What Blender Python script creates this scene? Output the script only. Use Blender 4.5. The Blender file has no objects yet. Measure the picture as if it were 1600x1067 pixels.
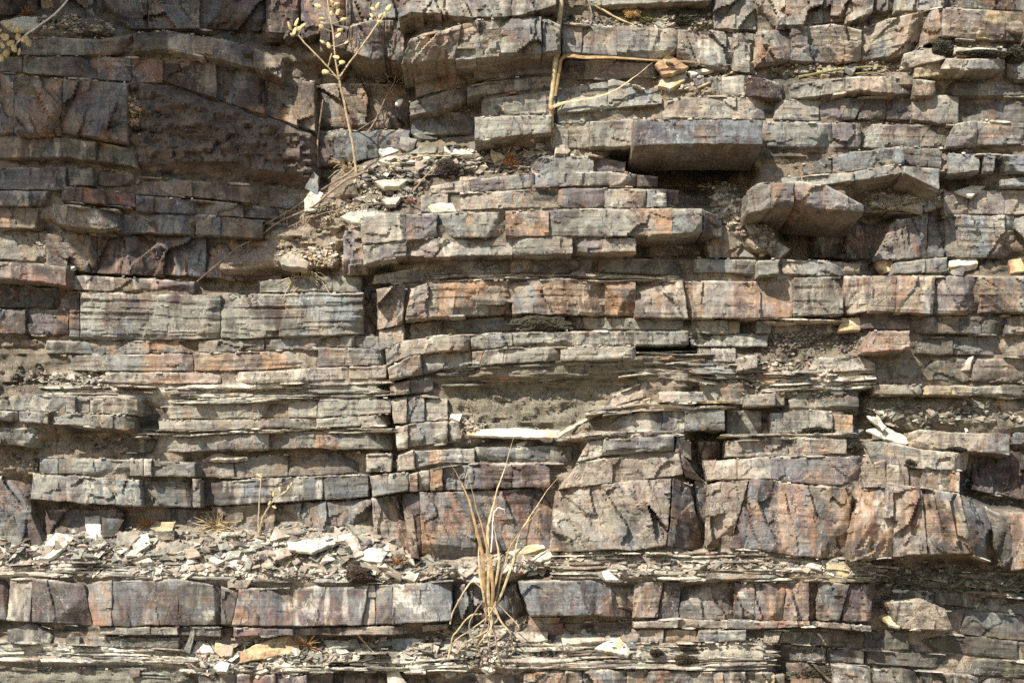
import bpy, math, random
import numpy as np
from mathutils import Vector

random.seed(7)
rng = np.random.default_rng(11)
sc = bpy.context.scene
C = sc.collection

# ------------------------------------------------------------------ camera, sky, sun, exposure
S = 0.002            # metres per photo pixel on the plane of the rock wall
D = 4.5              # camera distance from that plane
PX0, PY0 = 800.0, 850.0   # photo pixel level with the lens
cam_d = bpy.data.cameras.new("camera")
cam = bpy.data.objects.new("camera", cam_d); C.objects.link(cam)
cam.location = (0, -D, (533.5 - PY0) * S)
cam.rotation_euler = (math.radians(90), 0, 0)
cam_d.sensor_width = 36
cam_d.lens = 36 * D / (1600 * S)
cam_d.shift_y = (PY0 - 533.5) / 1600
cam_d.clip_start = 0.05; cam_d.clip_end = 200
sc.camera = cam
CZ = cam.location.z

SUN_TO = Vector((-0.47, -0.62, 0.72)).normalized()
world = bpy.data.worlds.new("World"); sc.world = world; world.use_nodes = True
wn = world.node_tree.nodes; wl = world.node_tree.links
sky = wn.new("ShaderNodeTexSky"); sky.sky_type = 'NISHITA'; sky.sun_disc = False
sky.sun_elevation = math.asin(SUN_TO.z); sky.sun_rotation = math.atan2(SUN_TO.x, SUN_TO.y)
bg = wn["Background"]; bg.inputs[1].default_value = 0.125
wl.new(sky.outputs[0], bg.inputs[0])
sd = bpy.data.lights.new("sun", 'SUN'); sd.energy = 5.0; sd.angle = math.radians(0.6); sd.color = (1.0, 0.965, 0.905)
sun = bpy.data.objects.new("sun", sd); C.objects.link(sun)
sun.rotation_euler = SUN_TO.to_track_quat('Z', 'Y').to_euler()
sun.location = (-4, -6, 7)
sc.view_settings.view_transform = 'Standard'; sc.view_settings.look = 'None'
sc.view_settings.exposure = 0.66; sc.view_settings.gamma = 1; sc.view_settings.use_curve_mapping = False
sc.render.engine = 'CYCLES'
sc.cycles.max_bounces = 6; sc.cycles.diffuse_bounces = 4; sc.cycles.glossy_bounces = 2
sc.cycles.use_denoising = False
sc.cycles.denoising_prefilter = 'ACCURATE'

# ------------------------------------------------------------------ numpy noise
_T = rng.random((256, 256))
def vnoise(x, y, seed=0):
    x = np.asarray(x, float) + seed * 17.31; y = np.asarray(y, float) + seed * 7.77
    xi = np.floor(x).astype(int); yi = np.floor(y).astype(int)
    fx = x - xi; fy = y - yi
    fx = fx * fx * (3 - 2 * fx); fy = fy * fy * (3 - 2 * fy)
    a = _T[xi & 255, yi & 255]; b = _T[(xi + 1) & 255, yi & 255]
    c = _T[xi & 255, (yi + 1) & 255]; d = _T[(xi + 1) & 255, (yi + 1) & 255]
    return (a + (b - a) * fx) * (1 - fy) + (c + (d - c) * fx) * fy
def fbm(x, y, seed=0, o=4):
    s = 0; a = 0.5; t = 0
    for k in range(o):
        s = s + a * vnoise(x * 2 ** k, y * 2 ** k, seed + k * 3.1); t += a; a *= 0.5
    return s / t - 0.5
def hsh(i, j, seed=0):
    return _T[(np.asarray(i, int) * 7 + int(seed * 13)) & 255, (np.asarray(j, int) * 11 + int(seed * 29)) & 255]
def voro(x, y, seed=0):
    """nearest jittered site: three random numbers of the cell and the offset from its site"""
    xi = np.floor(x); yi = np.floor(y); best = np.full(np.shape(x), 1e9); out = [np.zeros(np.shape(x)) for _ in range(5)]
    for dx in (-1, 0, 1):
        for dy in (-1, 0, 1):
            cx, cy = xi + dx, yi + dy
            sx = cx + hsh(cx, cy, seed + 1); sy = cy + hsh(cx, cy, seed + 2)
            d = (x - sx) ** 2 + (y - sy) ** 2; m = d < best; best = np.where(m, d, best)
            for k, q in enumerate((hsh(cx, cy, seed + 3), hsh(cx, cy, seed + 4), hsh(cx, cy, seed + 5), x - sx, y - sy)): out[k] = np.where(m, q, out[k])
    return out
def planes(x, y, sx, sy, tx, ty, off, seed, warp=5.0):
    """a surface of flat breaks: every cell is a plane of its own tilt and height"""
    xw = x + fbm(x / (sx * 0.8), y / (sy * 0.8), seed, 3) * warp * 2; yw = y + fbm(x / (sx * 0.8), y / (sy * 0.8), seed + 9, 3) * warp
    r1, r2, r3, ox, oy = voro(xw / sx, yw / sy, int(seed) % 97)
    return (r1 - 0.5) * 2 * tx * ox * sx + (r2 - 0.5) * 2 * ty * oy * sy + (r3 - 0.5) * 2 * off
def sst(a, b, x):
    t = np.clip((x - a) / (b - a), 0, 1); return t * t * (3 - 2 * t)

# a photo pixel at a distance p (in pixels, towards the viewer) in front of the wall plane -> metres
def W3(px, py, p):
    px = np.asarray(px, float); py = np.asarray(py, float); p = np.asarray(p, float) * 0.8
    k = 1 - p * S / D
    X = (px - PX0) * S * k
    Z = CZ + (PY0 - py) * S * k
    return np.stack(np.broadcast_arrays(X, -p * S, Z), -1)

def lin(r, g, b):
    f = lambda c: ((c / 255 + 0.055) / 1.055) ** 2.4 if c > 10 else c / 255 / 12.92
    return np.array([f(r), f(g), f(b)])
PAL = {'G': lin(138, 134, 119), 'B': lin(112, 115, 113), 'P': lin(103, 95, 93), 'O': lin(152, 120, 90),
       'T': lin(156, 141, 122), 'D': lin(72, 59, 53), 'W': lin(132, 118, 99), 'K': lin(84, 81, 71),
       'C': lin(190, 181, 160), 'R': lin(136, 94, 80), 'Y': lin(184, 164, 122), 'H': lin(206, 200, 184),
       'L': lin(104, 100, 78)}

# ------------------------------------------------------------------ materials
def new_mat(name):
    m = bpy.data.materials.new(name); m.use_nodes = True
    return m, m.node_tree.nodes, m.node_tree.links, m.node_tree.nodes["Principled BSDF"]
def rock_material(name, fine=1.0, veins=0.5, rough=0.85, bump=1.0, rust=0.28, spec=0.25):
    m, n, l, b = new_mat(name)
    N = n.new
    at = N("ShaderNodeAttribute"); at.attribute_name = "col"
    geo = N("ShaderNodeNewGeometry")
    def noise(scale, detail=6, rgh=0.6, vec=None, dist=0.0):
        t = N("ShaderNodeTexNoise"); t.inputs["Scale"].default_value = scale; t.inputs["Detail"].default_value = detail
        t.inputs["Roughness"].default_value = rgh; t.inputs["Distortion"].default_value = dist
        l.new(vec or geo.outputs["Position"], t.inputs["Vector"]); return t.outputs["Fac"]
    def mapr(v, a, b_, c, d):
        t = N("ShaderNodeMapRange"); l.new(v, t.inputs[0])
        for i, q in enumerate((a, b_, c, d)): t.inputs[i + 1].default_value = q
        return t.outputs[0]
    def math_(op, a, b_):
        t = N("ShaderNodeMath"); t.operation = op
        for i, q in enumerate((a, b_)):
            if isinstance(q, (int, float)): t.inputs[i].default_value = q
            else: l.new(q, t.inputs[i])
        return t.outputs[0]
    def scaled(sx, sy, sz):
        t = N("ShaderNodeVectorMath"); t.operation = 'MULTIPLY'; l.new(geo.outputs["Position"], t.inputs[0]); t.inputs[1].default_value = (sx, sy, sz)
        return t.outputs[0]
    def mix(f, a, c):
        t = N("ShaderNodeMix"); t.data_type = 'RGBA'
        if isinstance(f, float): t.inputs[0].default_value = f
        else: l.new(f, t.inputs[0])
        for i, q in ((6, a), (7, c)):
            if isinstance(q, tuple): t.inputs[i].default_value = q
            else: l.new(q, t.inputs[i])
        return t.outputs[2]
    big = noise(14, 5, 0.65, dist=0.6)
    med = noise(60, 6, 0.68, dist=0.3)
    fin = noise(330 * fine, 2, 0.7)
    lam = noise(1.0, 4, 0.6, scaled(5, 5, 150))
    streak = noise(1.0, 4, 0.6, scaled(95, 95, 9))
    v = math_('MULTIPLY', mapr(big, 0.3, 0.7, 0.72, 1.24), mapr(med, 0.3, 0.7, 0.8, 1.2))
    v = math_('MULTIPLY', v, mapr(fin, 0.3, 0.7, 0.88, 1.12))
    v = math_('MULTIPLY', v, mapr(lam, 0.32, 0.68, 0.87, 1.13))
    v = math_('MULTIPLY', v, mapr(streak, 0.3, 0.7, 0.88, 1.12))
    vm = N("ShaderNodeVectorMath"); vm.operation = 'SCALE'; l.new(at.outputs["Color"], vm.inputs[0]); l.new(v, vm.inputs["Scale"])
    c = vm.outputs[0]
    # rusty and dark mineral stains
    rs = mapr(math_('MULTIPLY', noise(26, 5, 0.68, dist=1.2), mapr(streak, 0.3, 0.7, 0.8, 1.2)), 0.56, 0.72, 0, rust)
    c = mix(rs, c, (0.30, 0.165, 0.085, 1))
    dk = mapr(noise(38, 5, 0.7, scaled(1.0, 1.0, 0.6), 0.8), 0.54, 0.66, 0, 0.7)
    c = mix(dk, c, (0.055, 0.05, 0.052, 1))
    # pale scratches, calcite films and dust
    vo = N("ShaderNodeTexVoronoi"); vo.feature = 'DISTANCE_TO_EDGE'; vo.inputs["Scale"].default_value = 26
    wv = N("ShaderNodeVectorMath"); wv.operation = 'ADD'
    nz = N("ShaderNodeTexNoise"); nz.inputs["Scale"].default_value = 18; nz.inputs["Detail"].default_value = 4; l.new(geo.outputs["Position"], nz.inputs["Vector"])
    sc_ = N("ShaderNodeVectorMath"); sc_.operation = 'SCALE'; sc_.inputs["Scale"].default_value = 0.13; l.new(nz.outputs["Color"], sc_.inputs[0])
    l.new(geo.outputs["Position"], wv.inputs[0]); l.new(sc_.outputs[0], wv.inputs[1]); l.new(wv.outputs[0], vo.inputs["Vector"])
    ve = math_('MULTIPLY', mapr(vo.outputs["Distance"], 0.0, 0.035, 1, 0), mapr(noise(9, 5, 0.6), 0.5, 0.62, 0, veins))
    c = mix(ve, c, (0.62, 0.58, 0.5, 1))
    du = mapr(noise(75, 5, 0.75, dist=1.0), 0.62, 0.70, 0, 0.55)
    c = mix(du, c, (0.55, 0.51, 0.43, 1))
    # cracks: thin dark lines
    vo2 = N("ShaderNodeTexVoronoi"); vo2.feature = 'DISTANCE_TO_EDGE'; vo2.inputs["Scale"].default_value = 6
    wv2 = N("ShaderNodeVectorMath"); wv2.operation = 'MULTIPLY'; wv2.inputs[1].default_value = (2.3, 1.0, 0.55); l.new(wv.outputs[0], wv2.inputs[0]); l.new(wv2.outputs[0], vo2.inputs["Vector"])
    cr = math_('MULTIPLY', mapr(vo2.outputs["Distance"], 0.0, 0.016, 1, 0), mapr(noise(6, 3, 0.5), 0.46, 0.56, 0, 1))
    c = mix(math_('MULTIPLY', cr, 0.4), c, (0.04, 0.034, 0.03, 1))
    l.new(c, b.inputs["Base Color"])
    b.inputs["Roughness"].default_value = rough; b.inputs["Specular IOR Level"].default_value = spec
    h = math_('ADD', math_('MULTIPLY', med, 0.0045), math_('MULTIPLY', fin, 0.0013))
    h = math_('ADD', h, math_('MULTIPLY', lam, 0.003))
    h = math_('ADD', h, math_('MULTIPLY', streak, 0.002))
    h = math_('SUBTRACT', h, math_('MULTIPLY', cr, 0.002))
    bp = N("ShaderNodeBump"); bp.inputs["Distance"].default_value = 1.0 * bump; bp.inputs["Strength"].default_value = 0.85
    l.new(h, bp.inputs["Height"]); l.new(bp.outputs[0], b.inputs["Normal"])
    return m
M_ROCK = rock_material("weathered_shale")
M_SOIL = rock_material("crumbly_dirt", fine=0.7, veins=0.0, rough=0.95, bump=1.8, rust=0.25, spec=0.1)
M_CHIP = rock_material("fresh_shale", fine=1.3, veins=0.15, rough=0.8, bump=0.55, rust=0.22)
def plain(name, rgb, rough=0.7, var=0.35, scale=120, trans=0.0):
    m, n, l, b = new_mat(name)
    t = n.new("ShaderNodeTexNoise"); t.inputs["Scale"].default_value = scale; t.inputs["Detail"].default_value = 6
    g = n.new("ShaderNodeNewGeometry"); l.new(g.outputs["Position"], t.inputs["Vector"])
    r = n.new("ShaderNodeValToRGB"); r.color_ramp.elements[0].position = 0.32; r.color_ramp.elements[1].position = 0.68
    c = lin(*rgb)
    r.color_ramp.elements[0].color = (*(c * (1 - var)), 1); r.color_ramp.elements[1].color = (*(np.minimum(c * (1 + var), 0.9)), 1)
    l.new(t.outputs["Fac"], r.inputs[0]); l.new(r.outputs[0], b.inputs["Base Color"])
    b.inputs["Roughness"].default_value = rough; b.inputs["Specular IOR Level"].default_value = 0.25
    bp = n.new("ShaderNodeBump"); bp.inputs["Distance"].default_value = 0.002; l.new(t.outputs["Fac"], bp.inputs["Height"]); l.new(bp.outputs[0], b.inputs["Normal"])
    return m
M_STRAW = plain("dry_straw", (178, 158, 120), 0.7, 0.45, 60)
M_STRAWO = plain("orange_straw", (154, 124, 84), 0.6, 0.35, 60)
M_STEM = plain("dry_brown_stem", (176, 156, 122), 0.7, 0.35, 90)
M_TWIG = plain("grey_twig", (140, 120, 98), 0.8, 0.35, 90)
M_POD = plain("seed_pod_skin", (198, 176, 126), 0.6, 0.4, 160)
M_LEAFW = plain("papery_leaf", (222, 216, 204), 0.6, 0.15, 60)
M_MOSS = plain("black_moss", (64, 60, 46), 0.95, 0.85, 300)
M_TUFT = plain("brown_tuft", (150, 110, 66), 0.8, 0.4, 90)
M_RED = plain("red_scrap", (120, 52, 44), 0.5, 0.2, 90)

# ------------------------------------------------------------------ mesh linking
def mesh_obj(name, V, F, mat, cols=None, parent=None, origin=None, sharp=35, smooth=True):
    V = np.asarray(V, float)
    me = bpy.data.meshes.new(name)
    o3 = np.zeros(3) if origin is None else np.asarray(origin, float)
    if origin is None and len(V): o3 = np.round(V.mean(0), 4)
    me.from_pydata((V - o3).tolist(), [], [tuple(int(i) for i in f) for f in F])
    if cols is not None:
        a = me.color_attributes.new("col", 'FLOAT_COLOR', 'POINT')
        buf = np.ones((len(V), 4), np.float32); buf[:, :3] = np.clip(cols, 0.01, 0.85); a.data.foreach_set("color", buf.ravel())
    if smooth:
        me.polygons.foreach_set("use_smooth", [True] * len(me.polygons))
        me.set_sharp_from_angle(angle=math.radians(sharp))
    me.materials.append(mat); me.update()
    ob = bpy.data.objects.new(name, me); C.objects.link(ob)
    ob.location = o3
    if parent is not None:
        ob.parent = parent; ob.location = o3 - np.array(parent.location)
    return ob
def thing(name, label, cat, loc, group=None):
    o = bpy.data.objects.new(name, None); C.objects.link(o); o.location = loc
    o.empty_display_size = 0.03; o["label"] = label; o["category"] = cat
    if group: o["group"] = group
    return o
def tag(o, label, cat, group=None):
    o["label"] = label; o["category"] = cat
    if group: o["group"] = group
    return o
def P(s):
    a = np.array([[float(v) for v in q.split(",")] for q in s.split()]); return a

# ------------------------------------------------------------------ pieces of the wall: blocks and thin plates
PIECES = []     # (kind, area, V, F, cols)
RAST = []       # what the dirt behind the blocks follows: (top, bottom, xl, xr, depth)
_seed = [0]
LAMZ = []
def block_mesh(T, B, xl, xr, p, a, b_, yaw=0, lean=0, th=90, drop=0, step=2.5, facets=None, amp=1.0, inset=None, lamamp=1.0, blotch=None, bs=0.0, jn=None, segs=None, frac=1.0, mean=None):
    """one bedded block: a broken front face between the polylines T and B, with top, bottom and ends running back into the hill"""
    _seed[0] += 1; sd_ = _seed[0] * 1.37
    r = random.Random(_seed[0] * 31 + 5)
    xlt, xlb = xl; xrt, xrb = xr
    w = max((xrt + xrb) / 2 - (xlt + xlb) / 2, 2)
    xm = (xlt + xrt + xlb + xrb) / 4
    h = max(np.interp(xm, B[:, 0], B[:, 1]) - np.interp(xm, T[:, 0], T[:, 1]), 2)
    nu = max(3, int(w / step) + 1); nv = max(3, int(h / min(step, max(h / 4, 1.6))) + 1)
    uu = np.linspace(0, 1, nu); vv = np.linspace(0, 1, nv)
    if w > 12: uu = np.unique(np.concatenate([uu[(uu * w > 2.6) & ((1 - uu) * w > 2.6)], [0, 1.3 / w, 1 - 1.3 / w, 1]]))
    if h > 9: vv = np.unique(np.concatenate([vv[(vv * h > 3.4) & ((1 - vv) * h > 2.6)], [0, 2.0 / h, 1 - 1.4 / h, 1]]))
    nu, nv = len(uu), len(vv)
    u, v = np.meshgrid(uu, vv)
    jn = jn or (p, p, True, True)
    ins = (0.15 + 0.5 * r.random() ** 2) if inset is None else inset
    L = xlt + (xlb - xlt) * v + (ins if jn[2] else 0.12); R = xrt + (xrb - xrt) * v - (ins if jn[3] else 0.12)
    ej = 1.5 if w > 16 else 0.7
    L = L + fbm(v * h / 9, v * 0 + xlt * 0.137, 3, 3) * 2 * ej; R = R + fbm(v * h / 9, v * 0 + xrt * 0.137, 3, 3) * 2 * ej
    x = L + (R - L) * u
    tj = min(1.7, h * 0.06)
    yt = np.interp(x, T[:, 0], T[:, 1]) + 0.4 + fbm(x / 17, x * 0 + bs, 1, 4) * 2 * tj + (r.random() - 0.5) * min(h * 0.05, 1.4)
    yb = np.interp(x, B[:, 0], B[:, 1]) - 0.4 + fbm(x / 17, x * 0 + bs + 40, 2, 4) * 2 * tj + (r.random() - 0.5) * min(h * 0.05, 1.4)
    yb = np.maximum(yb, yt + 1.2)
    y = yt + (yb - yt) * v
    ex = np.minimum(x - L, R - x); ey = np.minimum(y - yt, yb - y)
    d = jn[0] + (jn[1] - jn[0]) * sst(0, 1, u) + (yaw if jn[2] and jn[3] else 0) * (x - xm) + lean * (v - 0.5) * h
    d = d + amp * (fbm(x / 80, y / 50, bs, 3) * 7 + fbm(x / 14, y / 10, bs + 7, 3) * 1.1)
    yl = y + fbm(x / 90, y / 60, bs, 2) * 8 - (np.interp(x, T[:, 0], T[:, 1]))
    d = d + lamamp * (np.floor(vnoise(x * 0.006 + 3, yl / 4.2, bs) * 3.99) - 1.5) * 0.55
    # conchoidal chips: steep facets that fall away towards edges and corners
    nf = r.choice([1, 2, 2, 3, 4]) if facets is None else facets
    if w > 90: nf += 2
    if h > 50: nf = r.choice((2, 3))
    if w * h < 260: nf = min(nf, 1)
    for k in range(nf):
        q = r.random()
        if q < 0.42:      # corner
            sx = r.choice((-1, 1)); sy = r.choice((-1, 1)); ax = 0.5 + sx * (0.5 - r.uniform(0.05, 0.3 if h < 50 else 0.5)); ay = 0.5 + sy * (0.5 - r.uniform(0.05, 0.35 if h < 50 else 0.5))
            nx, ny = sx * r.uniform(0.5, 1), sy * r.uniform(0.3, 1)
        elif q < 0.68:    # an end, near vertical
            sx = r.choice((-1, 1)); ax = 0.5 + sx * (0.5 - r.uniform(0.03, 0.22)); ay = 0.5; nx, ny = sx, r.uniform(-0.4, 0.4)
        elif q < 0.8:     # the lower or upper edge
            sy = r.choice((-1, 1)); ax = 0.5; ay = 0.5 + sy * (0.5 - r.uniform(0.08, 0.3)); nx, ny = r.uniform(-0.12, 0.12), sy
        else:             # a break across the middle: one side stands a little back
            ax = r.uniform(0.2, 0.8); ay = 0.5; nx, ny = r.choice((-1, 1)), r.uniform(-0.7, 0.7)
            X0 = xlt + w * ax; Y0 = yt.mean() + h * ay
            s_ = (x - X0) * nx + (y - Y0) * ny * 0.8 + fbm(x / 18, y / 18, sd_ + k, 4) * 8
            d = d - sst(-1.3, 1.3, s_) * r.uniform(1.5, 5.5 if h < 50 else 10) * frac
            continue
        X0 = (xlt + xlb) / 2 + w * ax; Y0 = np.interp(X0, T[:, 0], T[:, 1]) + h * ay
        n_ = math.hypot(nx, ny); s_ = ((x - X0) * nx + (y - Y0) * ny) / n_ + fbm(x / 22, y / 22, sd_ + k * 2, 4) * 7
        d = d - np.maximum(s_, 0) * r.uniform(0.35, 1.25) * (1 + 0.3 * fbm(x / 20, y / 20, sd_, 2))
    if h > 50:
        xs_ = x + (y - y.mean()) * r.uniform(-0.7, 0.5)
        d = d + planes(xs_, y, r.uniform(30, 44), r.uniform(60, 100), 0.72 * frac, 0.28 * frac, 3.8 * frac, bs + 5, 8) + planes(xs_, y, 15, 24, 0.3 * frac, 0.25 * frac, 1.6 * frac, sd_ + 2, 4)
    else:
        d = d + planes(x, y, 34, max(h * 0.9, 8), 0.13 * frac, 0.22 * frac, 1.9 * frac, bs + 5, 5) + planes(x, y, 11, 9, 0.16, 0.16, 0.55 * frac, sd_, 3)
    segs = segs or [(-1e9, 1e9, a, b_, 0)]
    for (s0, s1, a_, bb_, crk) in segs[1:]:
        if crk: d = d - 1.5 * np.clip(1 - np.abs(x - s0 - fbm(y / 20, y * 0 + s0, 4, 4) * 7) / 1.3, 0, 1)
    exl, exr = x - L, R - x
    d = d - (1.3 if jn[2] else 0.25) * np.clip(1 - exl / 1.3, 0, 1) - (1.3 if jn[3] else 0.25) * np.clip(1 - exr / 1.3, 0, 1)
    topd = np.clip(1 - (y - yt) / 2.0, 0, 1) * (h > 9)
    d = d - 3.4 * topd * sst(-0.25, 0.1, fbm(x / 30, x * 0, bs + 11, 3)) - 1.0 * np.clip(1 - (yb - y) / 1.4, 0, 1)
    front = W3(x, y, d)
    # colour of the stone itself; its top edge is lightened at the end
    mc = (lambda k: PAL[k]) if mean is None else (lambda k: PAL[k] * (0.82 if k in 'DKOP' else 0.62) + mean * (0.18 if k in 'DKOP' else 0.38))
    ca = np.zeros(x.shape + (3,)); cb = ca.copy(); ca[:] = mc(segs[0][2]); cb[:] = mc(segs[0][3])
    xw = x + fbm(x / 22, y / 26, bs + 21, 4) * 12
    for (s0, s1, a_, bb_, crk) in segs[1:]:
        q = sst(-2, 2, xw - s0)[..., None]; ca = ca * (1 - q) + mc(a_) * q; cb = cb * (1 - q) + mc(bb_) * q
    t = sst(-0.10, 0.12, fbm(x / 46, y / 34, bs + 3, 5) + (r.random() - 0.5) * 0.14 - 0.035)
    col = ca * (1 - t[..., None]) + cb * t[..., None]
    band = 1 + 0.3 * fbm(x / 160, yl / 4.5, bs + 4, 3)
    col = col * band[..., None] * r.uniform(0.93, 1.07)
    if h > 50:
        for (sx_, sd3, key, lo, am) in ((16, 61, 'O', 0.03, 0.6), (20, 67, 'D', 0.09, 0.75), (26, 71, 'B', 0.07, 0.6), (12, 73, 'R', 0.12, 0.5)):
            q = sst(lo, lo + 0.09, fbm(xs_ / sx_, y / 75, sd3, 5))[..., None] * am * (0.35 if b_ in 'KG' and a in 'KBD' else 1) * (0.3 if key in 'OR' and a in 'GKBD' else 1)
            col = col * (1 - q) + PAL[key] * q
    for (sc_, sd2, key, lo, am) in ((74, 91, 'P', 0.10, 0.5), (58, 97, 'O', 0.14, 0.36), (66, 103, 'B', 0.08, 0.5), (50, 109, 'G', 0.08, 0.45 if a in 'GB' else 0.08), (40, 113, 'D', 0.14, 0.6)):
        q = sst(lo, lo + 0.1, fbm(x / sc_, y / (sc_ * 0.7), sd2, 5))[..., None] * am
        col = col * (1 - q) + PAL[key] * q
    st = sst(0.09, 0.2, fbm(x / 9, y / 60, sd_ + 8, 4)) * 0.5
    tgt = PAL[r.choice('ODKWTC' if set('OTRP') & {a, b_} else 'DKBWGC')]
    col = col * (1 - st[..., None]) + tgt * st[..., None]
    dust_light = (np.clip(1 - (y - yt) / 3.0, 0, 1) * (h > 9) * sst(-0.1, 0.15, fbm(x / 22, x * 0 + 2, bs + 13, 3)) * 0.7)[..., None]  # dust, and a sunlit edge put into the colour of the top rim
    col = col * (1 - dust_light) + PAL['C'] * dust_light
    if blotch:
        for (bx, by, br, bc) in blotch:
            q = np.hypot(x - bx, (y - by) * 1.15) / br + fbm(x / 6, y / 6, sd_, 5) * 2.2
            q = sst(1.0, 0.7, q)[..., None] * 0.5; col = col * (1 - q) + PAL[bc] * q
    nf_ = nu * nv
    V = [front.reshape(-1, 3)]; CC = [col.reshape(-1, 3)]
    idx = np.arange(nf_).reshape(nv, nu)
    F = np.stack([idx[:-1, :-1], idx[1:, :-1], idx[1:, 1:], idx[:-1, 1:]], -1).reshape(-1, 4).tolist()
    ring = np.concatenate([idx[0, :], idx[1:, -1], idx[-1, -2::-1], idx[-2:0:-1, 0]])
    rp = front.reshape(-1, 3)[ring]; n = len(ring); prev = ring
    rv = v.reshape(-1)[ring]
    rc = col.reshape(-1, 3)[ring]
    for j, f in enumerate((0.05, 0.12, 0.24, 0.42, 1.0)):
        q = rp.copy(); q[:, 1] += th * S * f
        jt = (rng.random((n, 2)) - 0.5) * S * 1.6 * (1 if j < 4 else 0); jt[:, 1] += (fbm(np.arange(n) * step / 26, np.full(n, j * 7.3), sd_, 4) * 9 + abs(j - 1) * 0.5) * S * (j < 4) * min(1, th / 60) * min(1, h / 30)
        q[:, 0] += jt[:, 0]; q[:, 2] += jt[:, 1]
        q[:, 2] -= drop * S * f * rv
        V.append(q)
        base = PAL['W'] if drop else (PAL[a] * 0.6 + PAL['T'] * 0.4)
        CC.append(rc * 0.45 + base * 0.55 * (0.9 + 0.2 * rng.random((n, 1))))
        cur = np.arange(n) + nf_ + j * n
        for i in range(n):
            k2 = (i + 1) % n
            F.append((prev[i], prev[k2], cur[k2], cur[i]))
        prev = cur
    return np.concatenate(V), F, np.concatenate(CC), w * h

def bed(T, B, cuts, pr, cols, skip='-', kind='stone_block', **kw):
    T, B = P(T), P(B)
    cs = [(c, c) if not isinstance(c, tuple) else c for c in cuts]
    cols = cols.split()
    if len(cols) == 1: cols = cols * (len(cs) - 1)
    assert len(cols) == len(cs) - 1, (cuts, cols)
    if not isinstance(pr, (list, tuple)): pr = [pr] * len(cols)
    assert len(pr) == len(cols), (cuts, pr)
    bs = _seed[0] * 0.713 + 2; yaw0 = random.uniform(-0.03, 0.03); lean0 = random.uniform(-0.08, 0.2)
    kw.setdefault('bs', bs)
    kw.setdefault('bs', bs); nb_ = len(cols)
    pp = [q + random.uniform(-1.2, 1.2) for q in pr]
    alt = {'G': 'GTBK', 'B': 'BGBK', 'P': 'PBDT', 'O': 'OTO', 'T': 'TGTO', 'D': 'DKPW', 'W': 'WTDW', 'K': 'KGKD', 'C': 'CTC', 'R': 'RPT', 'Y': 'YT', 'H': 'HC', 'L': 'LKG'}
    code = [(c[0], c[1] if len(c) > 1 else random.choice(alt.get(c[0], '-'))) for c in cols]
    # neighbours that are still one stone in the photograph are one stone here: the joint between them is a hairline
    runs = []
    for i in range(nb_):
        if cols[i] == '-': continue
        wd = (sum(cs[i + 1]) - sum(cs[i])) / 2
        if runs and runs[-1][-1] == i - 1 and abs(pp[i] - pp[i - 1]) < 7.5 and random.random() < kw.get('merge', 0.62) and (sum(cs[i + 1]) - sum(cs[runs[-1][0]])) / 2 < 230: runs[-1].append(i)
        else: runs.append([i])
    kw.pop('merge', None)
    st_ = {r_[0] for r_ in runs}
    opn = [True] + [abs(pp[i] - pp[i - 1]) > 6 or random.random() < 0.55 or cols[i] == '-' or cols[i - 1] == '-' for i in range(1, nb_)] + [True]
    for r_ in runs:
        i, j = r_[0], r_[-1]
        xl, xr = cs[i], cs[j + 1]
        p = sum(pp[q] for q in r_) / len(r_)
        k = dict(kw)
        k['jn'] = (pp[i] if opn[i] else (pp[i] + pp[i - 1]) / 2, pp[j] if opn[j + 1] else (pp[j] + pp[j + 1]) / 2, opn[i], opn[j + 1])
        k['mean'] = np.array([PAL[q[0]] * 0.6 + PAL[q[1]] * 0.4 for q in code if q[0] != '-']).mean(0)
        k['segs'] = [(sum(cs[q]) / 2, sum(cs[q + 1]) / 2, code[q][0], code[q][1], random.random() < 0.6) for q in r_]
        k.setdefault('yaw', yaw0 + random.gauss(0, 0.03)); k.setdefault('lean', lean0 + random.gauss(0, 0.04))
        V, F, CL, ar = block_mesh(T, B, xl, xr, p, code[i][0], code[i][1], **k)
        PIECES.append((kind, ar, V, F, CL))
        RAST.append((T, B, min(xl), max(xr), min(pp[q] for q in r_) - (12 if np.interp(sum(xl) / 2, B[:, 0], B[:, 1]) - np.interp(sum(xl) / 2, T[:, 0], T[:, 1]) > 48 else 0)))

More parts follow.
